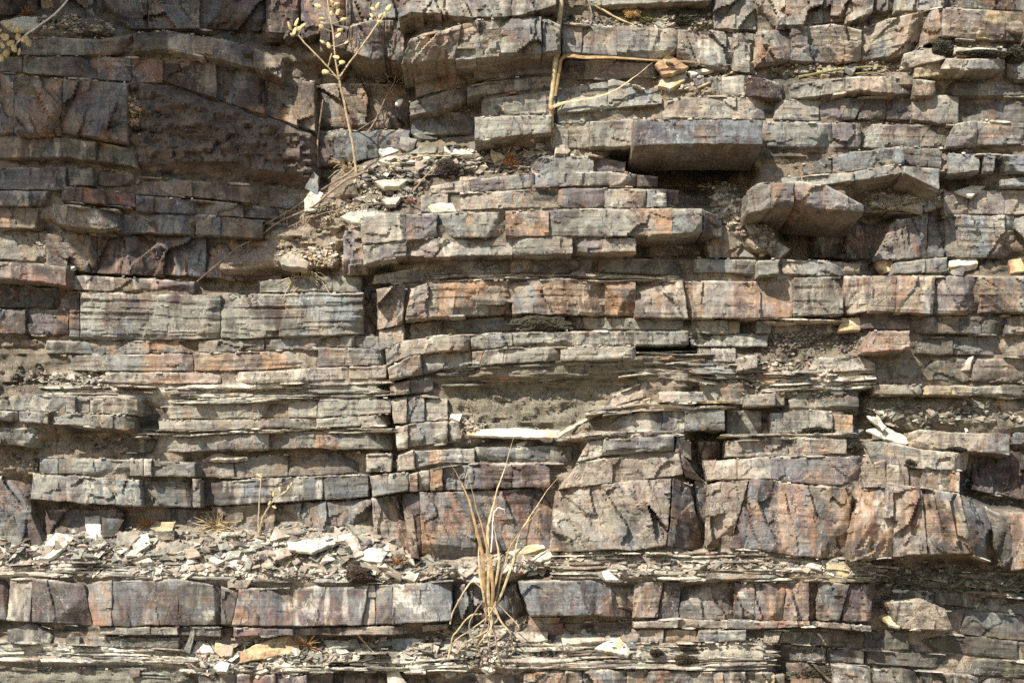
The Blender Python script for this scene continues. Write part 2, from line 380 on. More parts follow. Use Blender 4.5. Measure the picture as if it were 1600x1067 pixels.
def laminae(T, B, n, pr, cols, wmin=40, wmax=170, hmin=2.4, hmax=6.5, prj=8, x0=None, x1=None, step=5.0):
    """a packet of thin plates, each a slab of its own size and overhang"""
    T, B = P(T), P(B)
    x0 = T[0, 0] if x0 is None else x0; x1 = T[-1, 0] if x1 is None else x1
    for k in range(n):
        w = random.uniform(wmin, wmax) * random.choice((0.5, 1, 1)); xa = random.uniform(x0 - w * 0.3, x1 - w * 0.6); xb = min(xa + w, x1 + 10); xa = max(xa, x0 - 10)
        if xb - xa < 14: continue
        q = (k + random.random()) / n; hh = random.uniform(hmin, hmax) * random.choice((0.6, 1, 1)) / 2
        tl = random.uniform(-0.018, 0.018)
        xs = np.linspace(xa, xb, 14)
        tt = np.interp(xs, T[:, 0], T[:, 1]); bb = np.interp(xs, B[:, 0], B[:, 1])
        mid = tt + (bb - tt) * q + tl * (xs - xs.mean()) + fbm(xs / 45, xs * 0 + k * 0.21, 6, 3) * 5
        e = np.minimum(xs - xa, xb - xs) / (xb - xa)
        hv = hh * np.clip(0.35 + e * 5, 0, 1)
        Tn = np.stack([xs, mid - hv], -1); Bn = np.stack([xs, mid + hv], -1)
        p = (pr if not isinstance(pr, tuple) else pr[0] + (pr[1] - pr[0]) * q) + random.uniform(-prj, prj)
        cc = random.choice(cols)
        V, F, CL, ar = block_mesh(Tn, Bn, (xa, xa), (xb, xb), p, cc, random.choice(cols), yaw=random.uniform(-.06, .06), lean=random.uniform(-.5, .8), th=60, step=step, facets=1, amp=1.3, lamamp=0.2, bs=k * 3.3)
        PIECES.append(('shale_plate', ar, V, F, CL))
    RAST.append((T, B, x0, x1, (pr if not isinstance(pr, tuple) else sum(pr) / 2) + 14))
    LAMZ.append((T, B, cols))
# ------------------------------------------------------------------ the beds, top of the wall to its foot
# --- upper left: brown, iron-coated recess; its dark codes hold some shade too
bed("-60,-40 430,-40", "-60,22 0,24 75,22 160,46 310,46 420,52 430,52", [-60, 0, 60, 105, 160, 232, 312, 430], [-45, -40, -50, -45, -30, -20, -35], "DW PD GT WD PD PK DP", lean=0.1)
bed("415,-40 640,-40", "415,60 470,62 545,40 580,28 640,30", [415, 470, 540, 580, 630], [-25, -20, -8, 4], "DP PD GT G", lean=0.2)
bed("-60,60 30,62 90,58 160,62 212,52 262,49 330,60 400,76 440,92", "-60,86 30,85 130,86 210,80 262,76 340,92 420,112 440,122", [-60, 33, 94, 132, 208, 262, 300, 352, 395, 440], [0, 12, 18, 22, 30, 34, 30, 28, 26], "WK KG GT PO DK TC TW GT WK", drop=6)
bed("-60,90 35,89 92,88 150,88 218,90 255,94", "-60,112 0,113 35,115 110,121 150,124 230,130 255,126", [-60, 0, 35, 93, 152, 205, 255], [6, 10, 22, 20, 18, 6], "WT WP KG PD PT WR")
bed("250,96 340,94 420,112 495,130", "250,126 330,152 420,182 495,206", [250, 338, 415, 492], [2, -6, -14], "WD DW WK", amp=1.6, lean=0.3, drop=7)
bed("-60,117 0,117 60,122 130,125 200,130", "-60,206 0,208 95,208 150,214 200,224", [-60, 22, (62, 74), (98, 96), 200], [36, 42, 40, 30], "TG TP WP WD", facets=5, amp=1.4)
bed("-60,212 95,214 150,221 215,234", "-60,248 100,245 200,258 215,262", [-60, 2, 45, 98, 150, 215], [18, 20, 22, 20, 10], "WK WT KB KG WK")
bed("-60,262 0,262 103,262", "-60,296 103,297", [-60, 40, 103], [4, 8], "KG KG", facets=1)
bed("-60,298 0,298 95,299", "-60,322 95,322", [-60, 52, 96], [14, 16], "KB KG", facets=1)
bed("104,262 150,264 210,270", "104,290 210,292", [106, 147, 210], [0, -10], "GT WD")
bed("97,290 130,292 168,298 212,304", "97,314 130,317 168,320 212,324", [97, 164, 212], [30, 8], "DR WR", lean=.3)
bed("212,276 300,282 420,290 492,300", "212,304 300,308 340,312 420,322 492,330", [212, 300, 352, 420, 490], [-8, -16, -24, -38], "WO WO WD WD", amp=1.5)
bed("212,306 312,313 420,324 492,332", "212,330 312,336 420,342 492,350", [212, 240, 312, 380, 488], [8, -2, -16, -34], "BD DB DW DW")
bed("-60,324 82,326", "-60,356 82,358", [-60, 20, 82], [-6, 2], "WK WK")
bed("82,318 105,320 155,326 186,328", "82,348 105,352 155,358 183,356", [82, 105, 156, 185], [40, 30, 26], "TP WK KG", drop=6)
bed("186,334 305,336 350,338 420,346 490,355", "184,364 305,367 350,369 420,374 490,380", [186, 245, 305, 345, 410, 488], [-4, 2, -10, -16, -34], "DW BW BK WD WD")
bed("60,364 180,366 320,370 420,376 440,378", "60,414 105,420 150,428 320,432 420,438 440,438", [72, 152, 230, 322, 440], [-2, -14, -20, -28], "KW DP DP WO", amp=1.8)
bed("-60,358 72,362", "-60,404 72,408", [-60, 0, 72], [-20, -22], "WG WG", amp=2.4)
bed("-60,408 20,410 60,412 105,418", "-60,432 60,440 105,447", [-60, 18, 104], [46, 48], "TG DR", drop=5, amp=1.8)
bed("-60,440 105,450", "-60,480 105,482", [-60, 30, 104], [2, -4], "DK KD", amp=2.4)  # shade below the ledge, put into the dark codes
bed("-60,484 108,484", "-60,520 108,524", [-60, 40, 82, 108], [6, 0, -2], "DK DP DW", amp=2)  # dark codes carry the shade of the left edge here too
# --- left, laminated grey beds
bed("104,430 150,431 235,435 305,440", "104,452 150,454 235,459 305,460", [108, 137, 172, 234, 305], [8, 12, 12, 8], "KG G KG RP")
bed("405,440 490,432 568,430", "405,457 490,456 568,456", [405, 462, 520, 566], [8, 12, 12], "GK GK G", facets=1)
bed("104,456 235,461 290,462 420,460 490,459 570,458", "104,532 300,531 420,527 560,523 570,523", [108, 125, 232, 345, (470, 462), 568], [10, 24, 24, 26, 28], "KD G G G G", lamamp=4.0, facets=0, step=2.5, yaw=0.01, lean=0.05, frac=0.3, merge=1.0)
bed("568,450 588,452", "568,528 590,530", [569, 588], [-10], "WD", facets=1)
bed("70,532 160,534 300,531 420,530 560,523 596,526", "70,552 160,553 330,551 420,547 560,542 596,546", [72, 107, 165, 220, 310, 340, 412, 510, 555, 592], [8, 10, 12, 12, 14, 16, 16, 16, 4], "KD K GT GO GW G G GT W", facets=1)
bed("75,556 160,554 250,553 420,549 500,544 606,545", "75,577 160,579 340,580 420,578 500,572 606,570", [78, 90, 160, 225, 303, 345, 415, 497, 548, 604], [14, 18, 20, 22, 24, 22, 24, 26, 26], "T GK G GO OT OT GO KG GB", lamamp=1.6, facets=1, frac=0.5, merge=0.85)
bed("160,582 250,582 340,582 420,580 500,574 606,572", "160,597 230,601 360,599 420,598 500,594 606,591", [165, 210, 280, 345, 415, 480, 515, 545, 605], [26, 30, 32, 32, 32, 32, 30, 30], "GT TO TR CT CT C CG GT", lamamp=1.3, facets=1, frac=0.5, merge=0.85)
laminae("70,604 160,602 235,604", "70,618 235,622", 14, 40, "CGTC", prj=8)
laminae("235,602 400,600 606,594", "235,630 400,626 606,624", 40, 26, "CTCGC", prj=10, wmin=60, wmax=200, hmax=8)
bed("-60,618 0,620 30,617 100,616 140,622 218,625", "-60,638 0,640 120,645 213,648", [-60, 0, 32, 103, 118, 141, 215], [56, 60, 60, 62, 54, 62], "KD KG GC G G GK", facets=1)
bed("-60,639 0,641 110,645 213,650", "-60,654 0,656 140,666 211,674", [-60, 30, 75, 110, 145, 212], [62, 64, 66, 64, 66], "GK GT G GT KG", drop=10, facets=1, yaw=.02, lean=.1)
bed("240,636 272,634 340,628 420,622 500,625 610,622", "244,656 340,654 420,652 500,651 610,645", [246, 272, 370, 450, 496, 545, 611], [20, 24, 24, 20, 30, 30], "T GT GP GT G G", facets=1, lamamp=1.4, frac=0.5, merge=0.85)
bed("246,657 500,653 610,647", "246,671 350,672 420,668 500,668 610,664", [248, 305, 350, 420, 494, 540, 611], [24, 28, 28, 28, 38, 38], "TG G GT G GK GT", facets=1, drop=6, frac=0.5, merge=0.85)
laminae("205,672 300,672 420,669 612,665", "205,682 300,680 420,676 612,674", 18, 30, "CTC", prj=8, hmax=3.6)
bed("200,681 300,676 420,672 500,674 520,676 612,671", "140,706 235,707 300,705 420,702 500,700 612,702", [(205, 145), (250, 236), 297, 360, 385, 420, 492, 530, 572, 614], [6, 18, 22, 22, 20, 22, 18, 24, 26], "KG GT GT GB BG G OW GK G", lamamp=1.8, facets=1, frac=0.5, merge=0.85)
bed("-60,668 0,668 77,668", "-60,692 0,693 70,701", [-60, 30, 74], [44, 46], "KG KG", drop=5)
bed("-60,700 62,706", "-60,738 60,742", [-60, 20, 62], [0, -2], "WT WK", amp=2.2)
bed("-60,744 52,746", "-60,800 50,802", [-60, 10, 50], [-2, 4], "BD BD")
bed("60,713 130,716 230,718 305,722", "60,739 130,742 220,744 305,745", [62, 92, 132, 203, 225, 236, 275, 305], [20, 24, 26, 30, 38, 28, 26], "BK KG BG TG GC BK KB")
bed("305,720 420,712 500,708 570,706", "305,745 400,746 500,742 572,738", [306, 366, 450, 508, 570], [-6, -10, -10, -6], "WK WK WK KW", facets=1, frac=0.5, merge=0.85)
bed("52,738 80,742 135,745 220,750 305,752", "48,780 125,786 220,791 305,792", [(52, 48), 77, 104, (136, 131), 180, (218, 222), (236, 238), 300], [36, 36, 34, 32, 34, 6, 8], "GC G GK BK BK KW KB", facets=1)
bed("300,748 314,748", "300,793 315,793", [301, 313], [28], "GT", facets=0)
bed("313,755 400,749 500,744 575,741", "313,790 400,787 500,781 577,776", [314, 372, 440, 505, 576], [0, 2, 4, 2], "KD DB KB BK", lamamp=1.5, facets=1, frac=0.5, merge=0.85)
bed("572,710 614,709", "570,738 612,737", [572, 612], [34], "GT", facets=1)
bed("578,743 637,738", "580,777 637,766", [(578, 582), 606, 638], [38, 36], "GT KG", facets=1)
bed("-60,800 50,798 150,794 300,794 420,788 577,779 640,772", "-60,875 50,875 150,860 300,850 420,850 577,862 652,876", [-60, 8, (46, 80), 150, 212, 303, 385, 430, 478, 530, (580, 586), (618, 652)], [10, 12, -16, -12, -10, -4, -10, -12, -10, -8, 8], "BD KD KD WD BD WT WD BW WK BK TO", amp=1.5)
# --- top centre
bed("625,-40 905,-40", "618,30 643,18 740,28 812,24 868,8 905,-2", [(630, 622), (700, 690), 800, 868], [72, 78, 76], "GC GC G", drop=8, lean=0.5)
bed("870,-40 1120,-40", "868,10 900,13 1040,5 1115,2", [905, 1000, 1112], [44, 42], "G G", drop=6)
bed("498,32 545,42 580,30 635,34", "498,70 545,80 580,92 632,96", [500, (545, 540), (553, 560), (602, 600), 632], [14, 24, 30, 22], "DP TG BP WK", drop=7)
bed("632,62 700,45 735,32 845,25 878,40", "626,101 642,97 700,93 845,84 876,78", [(640, 626), (690, 690), (760, 740), 846, 876], [92, 98, 100, 84], "GT TG TG GK", drop=8, lean=-0.2, yaw=.03)
bed("876,36 962,42 1050,45 1185,52", "876,82 962,86 1020,94 1100,102 1185,118", [878, 910, 964, 1015, 1058, 1105, 1145, 1182], [46, 40, 46, 40, 34, 30, 32], "GB G GB GC GT GB GT")
bed("1110,-40 1475,-40", "1110,44 1180,46 1228,40 1285,36 1325,34 1370,18 1475,18", [1115, 1182, 1228, 1286, 1325, (1368, 1364), (1402, 1400), 1475], [24, 28, 36, 14, 44, 14, 34], "GB GT GT KG GB KD GP")
bed("1470,-40 1680,-40", "1470,14 1600,17 1680,18", [1472, 1540, 1680], [10, 8], "K KD")
bed("1180,50 1235,44 1300,38 1345,46 1395,28 1470,11 1600,20 1680,24", "1180,102 1240,94 1300,99 1370,92 1430,80 1471,58 1520,62 1680,68", [1182, 1236, 1346, 1395, (1455, 1430), (1472, 1472), 1525, 1600, 1680], [32, 40, 44, 50, 62, 72, 70, 70], "GO GO GC TO PB DT DY DO")
bed("1488,73 1575,76", "1488,86 1575,88", [1490, 1573], [66], "GC", facets=1)
bed("1470,91 1572,92", "1470,108 1572,109", [(1478, 1470), 1570], [74], "GC", drop=4, facets=1)
bed("1410,84 1440,74 1478,72", "1408,112 1430,104 1478,92", [1412, 1478], [54], "TG", lean=.6)
bed("1425,104 1474,92", "1425,122 1474,118", [1428, 1474], [50], "YT")
bed("1570,92 1680,92", "1570,124 1680,124", [1572, 1680], [40], "KG")
bed("640,112 720,106 800,92 870,90", "640,156 720,132 800,120 870,114", [648, 740, 800, 868], [-4, 14, 20], "WO TW BP", lamamp=1.5)
bed("640,160 720,136 800,123 870,117", "640,182 700,168 740,150 870,138", [640, 730, 868], [0, 20], "WT GT")
bed("745,160 780,152 870,142", "745,182 870,178", [752, 800, 868], [26, 32], "GB GT")
bed("878,92 960,95 1030,100", "878,126 960,125 1010,122 1030,124", [880, 912, 955, 1028], [10, 16, 8], "PD PT TW")
bed("868,140 960,124 1000,136 1040,152", "868,178 930,172 1040,162", [870, 950, 1035], [26, 32], "GB GB", lean=.7, facets=3)
bed("870,178 930,174 1000,164", "870,194 930,190 1000,186", [872, 940, 1000], [30, 30], "GK GP")
bed("1090,122 1165,118", "1090,150 1165,150", [1092, 1128, 1164], [36, 38], "G GO")
bed("1164,120 1185,121 1224,132", "1164,149 1224,155", [1166, 1222], [52], "DK")
bed("1218,134 1265,128 1345,120 1400,120 1462,126 1680,128", "1218,156 1265,152 1345,141 1400,148 1462,150 1680,150", [1220, 1256, 1345, 1400, 1427, 1462, 1530, 1610, 1680], [52, 56, 58, 56, 50, 26, 22, 20], "GB GC G KB KO DK KW KD", drop=6)
bed("1000,160 1060,154 1195,150", "1000,184 1195,187", [1012, 1060, 1100, 1145, 1195], [40, 44, 44, 42], "G TG GB TP")
bed("1208,156 1280,157 1345,152 1430,150 1500,150 1680,156", "1208,188 1280,190 1345,187 1430,187 1480,195 1680,190", [1210, 1280, (1350, 1336), 1385, 1425, 1498, 1600, 1680], [36, 38, 26, 20, 32, 18, 16], "GB PG DK DP GT KD KD")
bed("740,184 820,180 862,180", "745,219 820,210 862,208", [742, 800, 862], [58, 56], "GP GP", drop=6, facets=1)
bed("860,196 925,190 990,186", "860,232 930,231 990,229", [862, 922, 992], [24, 52], "GW GT")
bed("988,186 1195,187", "985,228 1060,225 1186,226", [990, (1052, 1052), (1120, 1120), 1192], [122, 126, 126], "PB B B", drop=8, th=120, lean=.1, facets=1, yaw=0.0, frac=0.4, merge=1.0)
bed("1196,190 1300,192 1480,196 1525,188 1680,196", "1194,230 1300,231 1390,231 1480,229 1680,224", [1198, (1300, 1303), 1345, (1400, 1380), 1438, (1490, 1478), 1528, 1560, 1600, 1680], [52, 40, 34, 30, 24, 44, 36, 34, 30], "B PG GT KP WK GP DG KG DK")
# --- recess behind the seed-pod stem
bed("490,132 560,130 640,132", "490,200 640,202", [492, 560, 640], [-58, -52], "WD WG", amp=1.8)
bed("490,204 560,204 640,202", "490,262 640,240", [492, 520, 640], [-34, -30], "DK BK", facets=1)
bed("640,180 742,172", "640,212 742,214", [642, 690, 742], [-40, -34], "BK KW")
# --- centre, above the big block
bed("820,252 850,245 930,243 978,254", "815,270 850,272 925,271 978,268", [(842, 818), 928, 978], [34, 24], "BG DP", facets=1)
bed("668,292 720,282 790,276 830,271 950,268 1030,276", "668,303 790,298 830,294 950,290 1030,293", [672, 735, 790, 836, 885, 952, 995, 1028], [42, 46, 46, 50, 52, 58, 44], "T TP BG BG B PT D")
bed("655,306 690,303 790,299 860,295 945,294 1062,297", "657,333 700,330 800,325 870,323 940,325 1062,324", [657, 700, 757, 790, 838, 872, 945, 982, 1010, 1042, 1060], [46, 48, 50, 52, 54, 58, 56, 58, 60, 42], "TP TP TO BG B PD GP KB BG D")
bed("560,342 600,334 690,333 780,331 900,327 1000,326 1100,325", "563,382 690,371 800,370 870,368 940,370 1096,364", [(562, 566), (600, 594), 635, 660, 683, 730, 790, 858, 905, 950, 1000, 1050, 1098], [78, 82, 84, 84, 86, 84, 86, 84, 88, 90, 94, 98], "GT GC PG P GB GO GO GK KG PG GO GB", facets=1)
bed("1098,326 1130,340", "1098,366 1130,372", [1099, 1128], [60], "DK", yaw=-1.6, facets=0)  # side turned from the sun: its shade is put into the dark codes
bed("566,383 690,372 800,371 870,369 995,371", "568,416 600,404 640,400 800,399 900,396 995,392", [(567, 568), (594, 590), 635, 690, 752, 800, 850, 895, 940, 994], [80, 80, 78, 80, 82, 82, 80, 82, 78], "GC PG PT GC G GB GT TP TR", facets=1, drop=0, th=110)
bed("535,362 565,356", "534,430 576,424", [(538, 534), (564, 574)], [60], "TP", facets=2)
bed("995,374 1100,368", "995,402 1100,398", [997, 1040, 1096], [-8, -16], "KW WK", amp=1.6)
bed("1080,350 1160,350", "1080,402 1182,402", [(1100, 1108), 1134, (1160, 1180)], [10, 16], "WT GW", amp=1.5)
# --- right of centre
bed("1252,258 1320,239 1400,229 1475,232", "1250,274 1330,268 1400,256 1470,262", [1254, 1300, 1398, (1412, 1414), 1440, 1472], [50, 62, 66, 42, 62], "KG B B BD GB")
bed("1205,279 1330,269 1388,258 1470,264", "1205,288 1290,288 1385,276 1412,270 1466,296", [1210, 1252, 1335, 1386, 1412, 1468], [60, 78, 88, 84, 92], "G G B BK BG", drop=8)
bed("1480,240 1600,242 1680,242", "1480,272 1540,268 1600,270 1680,272", [1482, 1531, 1537, (1556, 1554), (1568, 1562), 1680], [60, 20, 58, 26, 62], "B D BG D B", facets=1)
bed("1560,282 1600,277 1680,276", "1562,295 1600,292 1680,292", [1563, 1680], [50], "BG", facets=0)
bed("1165,298 1188,286 1250,284 1292,290 1352,322", "1165,336 1215,323 1280,326 1348,331", [1168, 1205, 1240, 1290, 1350], [112, 120, 124, 118], "GP PB P PT", drop=12, th=130)
bed("1345,298 1440,290 1470,300", "1345,332 1470,332", [1350, 1405, 1470], [-4, -10], "WG WG", amp=2.5)
bed("1470,300 1560,298 1680,298", "1470,336 1680,334", [1474, 1512, 1570, 1680], [16, 26, 30], "WP PG TG", amp=1.8)
bed("1270,350 1375,342 1392,340", "1268,402 1380,406", [1272, 1322, 1378], [-52, -40], "WD WK", amp=1.4, facets=1)
bed("1378,352 1450,333 1478,335 1600,338 1680,340", "1366,406 1450,403 1600,403 1680,404", [(1392, 1368), 1450, 1476, 1522, 1585, 1680], [14, -2, 30, 34, 30], "TP DK GB B BG", lamamp=1.6)
bed("1222,405 1280,407 1345,413", "1222,429 1310,432 1345,428", [1222, 1248, 1290, 1318, 1344], [40, 42, 42, 40], "GT BG GB WG", facets=1)
bed("1396,410 1480,402", "1396,428 1480,425", [1398, 1446, 1480], [44, 40], "GB BK", facets=0)
bed("1183,407 1218,405", "1184,431 1216,428", [1184, 1217], [62], "G", facets=0)
bed("1083,404 1182,406", "1083,426 1182,428", [1085, 1110, 1150, 1182], [26, 30, 28], "G B K", facets=1)
# --- centre
bed("680,408 750,406 935,403 1085,405", "668,431 720,430 800,428 935,426 1085,432", [(684, 670), 705, 757, 800, 858, 935, 1000, 1068], [24, 22, 22, 24, 24, 10, 6], "T GT GK GT GT WG WK", facets=1)
bed("575,432 680,412", "575,445 660,440", [(585, 580), 665], [16], "GW")
laminae("670,430 800,428 1060,432", "650,440 800,436 1060,440", 22, 34, "CCYC", prj=6, hmax=3.2, wmin=60, wmax=200)
bed("640,452 670,441 800,438 860,434 945,440 1070,439 1160,441 1240,434", "632,500 700,493 800,490 940,493 1065,497 1180,498 1240,495", [(642, 632), 664, 684, 748, 800, 860, 935, 945, 993, 1040, (1068, 1076), 1082, 1178, 1238], [42, 44, 42, 42, 44, 46, 44, 36, 42, 44, 34, 44, 50], "TO TG TO GO GT GT GT OT TG TG WD TG OR", facets=1, lamamp=1.6, frac=0.45, merge=0.8)
bed("585,452 640,440", "590,516 632,505", [(588, 590), (636, 628)], [26], "TW", amp=2, lean=.3)
bed("1238,434 1320,433 1366,430 1480,432 1680,430", "1238,495 1320,492 1360,486 1490,490 1680,486", [1240, 1285, 1318, (1364, 1358), 1400, (1462, 1458), 1530, 1600, 1680], [46, 46, 40, 58, 58, 58, 60, 60], "GW GK TP TW TG TP GP G", facets=1, lamamp=1.8, frac=0.45)
bed("632,506 740,496 800,494 930,496 1070,500", "632,532 740,522 800,516 900,514 1070,516", [640, 690, 740, 800, 870, 925, 1000, 1068], [-8, -6, -4, 0, 6, 6, 8], "WG K K K GT GW GW", facets=1)
bed("590,518 632,508", "592,548 636,530", [592, 632], [24], "TW", amp=1.6)
bed("600,548 630,531 690,524 735,523 830,517 1078,518", "604,572 640,556 690,549 735,548 800,542 890,540 1078,539", [(602, 605), (652, 650), 675, 735, 768, 800, 893, 920, 944, 960, 993, 1076], [44, 46, 50, 42, 44, 46, 50, 50, 48, 44, 54], "TC TP GP BG GB G G GT GB TD GB", facets=1)
bed("606,574 640,558 690,551 740,549 800,543 995,540", "608,592 655,585 740,571 875,563 995,561", [(606, 609), 634, (656, 660), 738, (757, 750), 787, 802, 876, 918, 962, 994], [46, 46, 24, 40, 50, 48, 50, 52, 52, 50], "TC TO GK GT GC GT GB GT G GT", facets=1)
bed("1076,500 1156,501", "1076,521 1156,522", [1080, 1110, 1138, 1156], [18, 20, 14], "G GK YG", facets=1)
bed("1078,522 1200,522", "1078,541 1200,542", [1079, 1130, 1160, 1200], [18, 16, 20], "GB G GK", facets=1)
bed("1156,500 1320,500", "1156,520 1320,524", [1158, 1182, (1208, 1204), 1250, 1312], [-8, 20, 2, -4], "W GT WG WK", amp=1.6)
laminae("1200,498 1320,500", "1200,504 1320,506", 8, 34, "CCT", prj=8)
laminae("690,566 800,562 1000,560 1110,556", "690,602 860,600 1000,584 1110,586", 72, (36, 14), "GLTLKGO", prj=8, wmin=60, wmax=230, hmin=2.5, hmax=7)
laminae("1000,548 1110,548", "1000,590 1110,600", 26, 34, "GCTL", prj=9)
bed("1108,545 1152,545", "1108,566 1150,566", [1112, 1150], [34], "GT")
bed("1150,560 1185,554", "1150,580 1182,574", [1152, 1184], [52], "TG")
laminae("1090,566 1190,572", "1090,590 1190,594", 18, 30, "GCTK", prj=10)
bed("608,598 700,588", "610,618 690,610", [609, 640, 676], [30, 16], "TC WG")
bed("610,624 660,618 700,622", "614,662 635,660 700,656", [(611, 615), 636, 664, 700], [28, 18, 10], "TC BG GW")
bed("616,666 660,660 700,658 720,660", "620,701 655,697 720,690", [(617, 620), 638, 700, 720], [32, 24, 18], "TC GB GW")
bed("935,634 965,614 1018,592", "935,660 965,634 1016,618", [(960, 942), 1016], [24], "TC")
bed("935,655 965,634 1018,620", "935,662 1016,634", [950, 1016], [34], "TY")
bed("1028,612 1098,612", "1028,629 1098,629", [1030, 1055, 1099], [60, 62], "TC GB", facets=0)
bed("1088,596 1170,596", "1088,630 1170,633", [1092, 1135, 1170], [18, 20], "GT GK")
bed("1165,617 1226,613", "1166,635 1226,634", [1166, 1212, 1226], [60, 40], "GT D", facets=0)
laminae("920,640 1000,630 1140,626", "910,650 1000,642 1140,640", 16, 52, "CYCT", prj=8)
bed("945,652 1020,642 1133,638", "930,674 965,673 1133,673", [(972, 938), 1018, 1034, 1070, 1133], [40, 44, 40, 50], "TC KG GK KB", facets=1)
bed("1134,640 1200,640", "1134,684 1195,686", [1135, 1190], [4], "KG")
laminae("880,684 960,675 1060,672", "870,690 1060,680", 14, 56, "CTC", prj=8)
bed("905,692 940,686 1056,679", "900,722 940,712 1000,707 1052,703", [(920, 902), (944, 940), 1000, 1053], [58, 72, 74], "TC BG BG", drop=8, facets=1)
bed("1053,680 1080,690", "1053,706 1084,720", [(1056, 1054), 1080], [44], "TD", yaw=-1.0)
bed("1085,690 1133,690", "1085,745 1125,748", [1090, 1130], [-12], "DW", amp=2)
bed("740,698 900,696", "740,722 880,722", [742, 800, 860, 895], [16, 12, 8], "KB KB KW", facets=1)
bed("620,712 648,704 700,702 742,700", "622,736 650,732 690,723 742,724", [621, 648, (669, 671), 693, 725, 742], [34, 28, 30, 26, 20], "TC BD OY BG GT", facets=0)
bed("636,740 700,728 740,724 885,724", "640,769 700,765 800,762 872,762", [(638, 640), 653, 672, 692, (732, 722), (736, 730), 800, 860], [34, 26, 34, 26, 34, 32, 30], "TO BD OY BD TC DK PD", facets=1)
bed("650,770 800,764 866,763", "652,876 700,876 866,872", [(628, 648), (655, 660), (668, 682), 720, 770, 815, (868, 858)], [16, 28, 20, 18, 20, 14], "DK OT BD BK BD PD", facets=2, amp=1.6, frac=0.4)
bed("630,745 656,768", "640,872 660,876", [(622, 642), (640, 655)], [20], "DT")
# lower centre: tall joint-faced blocks
bed("885,726 945,716 1000,709 1058,704", "868,764 950,756 1000,751 1066,742", [(905, 872), 957, 1000, (1060, 1068)], [56, 58, 60], "TG TD GT", facets=1)
bed("1060,706 1085,730", "1068,744 1095,752", [(1062, 1070), (1078, 1100)], [36], "DW", yaw=-1.3)
bed("864,768 900,760 1000,752 1052,746", "858,861 900,861 960,858 990,860 1042,852 1060,852", [(866, 859), (912, 905), (962, 955), (1010, 988), (1050, 1042)], [60, 64, 64, 68], "GO TO TB TB", facets=4)
bed("1050,746 1085,760", "1040,853 1100,860", [(1052, 1044), (1078, 1100)], [52], "DW", yaw=-0.9, facets=2)
bed("1112,720 1200,713 1286,712 1352,712", "1112,750 1200,748 1286,758 1372,758", [(1098, 1105), (1120, 1112), 1152, 1205, 1284, (1354, 1372)], [20, 38, 46, 46, 50], "TW TC TG TP PT", facets=1)
bed("1132,690 1200,684 1330,686", "1132,714 1200,712 1326,709", [1134, 1180, 1232, 1323], [40, 42, 46], "GR TG TG", facets=0, drop=5)
bed("1190,646 1270,640 1335,650", "1185,680 1270,674 1335,682", [1205, 1265, 1302, 1333], [34, 38, 32], "GB GT GO", facets=1)
bed("1225,612 1345,607", "1225,640 1340,647", [1232, 1282, 1342], [28, 30], "GT GK")
laminae("1200,582 1360,580", "1200,612 1360,606", 40, 34, "CCTGC", prj=9)
laminae("1130,680 1330,676", "1130,688 1330,684", 16, 40, "CCG", prj=10)
bed("1408,680 1437,672 1500,675 1580,676", "1408,698 1440,702 1500,704 1578,712", [(1420, 1412), 1437, 1495, 1545, 1578], [34, 42, 44, 44], "T TG GT GB", drop=5, facets=1)
bed("1345,690 1380,690 1445,703 1515,708", "1355,722 1440,731 1515,735", [(1350, 1362), 1388, 1440, (1514, 1510)], [40, 44, 46], "GK TK TG", drop=5, facets=1)
bed("1384,726 1425,726 1500,738", "1384,758 1425,760 1498,770", [1386, 1420, 1440, 1482, 1500], [46, 30, 46, 46], "DT D TD OT", facets=1)
bed("1366,722 1385,718", "1370,748 1384,750", [1367, 1384], [40], "TW", facets=0)
bed("1108,756 1180,748 1282,760 1332,762", "1104,856 1180,858 1240,868 1326,872", [(1112, 1104), (1170, 1140), (1215, 1216), (1282, 1270), (1332, 1322)], [66, 70, 74, 70], "TO PD TB TK", facets=4)
bed("1334,760 1420,758 1470,766 1502,772", "1330,876 1380,871 1450,866 1520,864", [(1336, 1330), (1395, 1398), (1440, 1450), (1474, 1480), (1500, 1522)], [116, 122, 118, 112], "TO TB TB TG", facets=3, drop=8, th=120)
bed("1500,770 1545,795 1585,810", "1520,866 1560,880 1592,892", [(1502, 1524), (1540, 1565), (1575, 1590)], [104, 84], "DB DK", yaw=-0.6, facets=3, drop=4)
bed("1575,800 1680,800", "1580,890 1680,885", [(1578, 1584), 1680], [96], "TO", facets=2)
bed("1515,710 1680,700", "1515,765 1680,795", [1518, 1600, 1680], [-14, -10], "DB DK", amp=2.6)
bed("1080,752 1110,752", "1090,860 1108,860", [(1085, 1092), (1108, 1104)], [10], "DW")
# --- soil zone, right, with dirty blocks
bed("1340,488 1425,487", "1342,514 1423,516", [1344, 1422], [24], "DK", facets=0)
bed("1425,494 1680,492", "1425,520 1680,524", [1427, 1500, 1570, 1680], [30, 28, 30], "KW K KW", facets=1)
bed("1352,518 1422,516", "1340,552 1420,546", [(1362, 1344), 1422], [72], "TR", facets=1, drop=8)
bed("1272,560 1345,556 1370,570", "1276,582 1368,578", [(1280, 1276), 1368], [44], "GT")
bed("1425,528 1560,524 1680,530", "1425,552 1560,556 1680,560", [1430, 1490, 1570, 1680], [14, 8, 16], "WK WK WT", amp=2)
bed("1430,560 1680,560", "1430,594 1680,600", [1440, 1520, 1600, 1680], [2, 6, -4], "WK WG K", amp=2.4)
bed("1360,600 1520,603 1680,600", "1365,616 1520,618 1680,624", [1364, 1440, 1520, 1600, 1680], [30, 30, 18, 18], "WG YW K K", drop=4, amp=1.4)
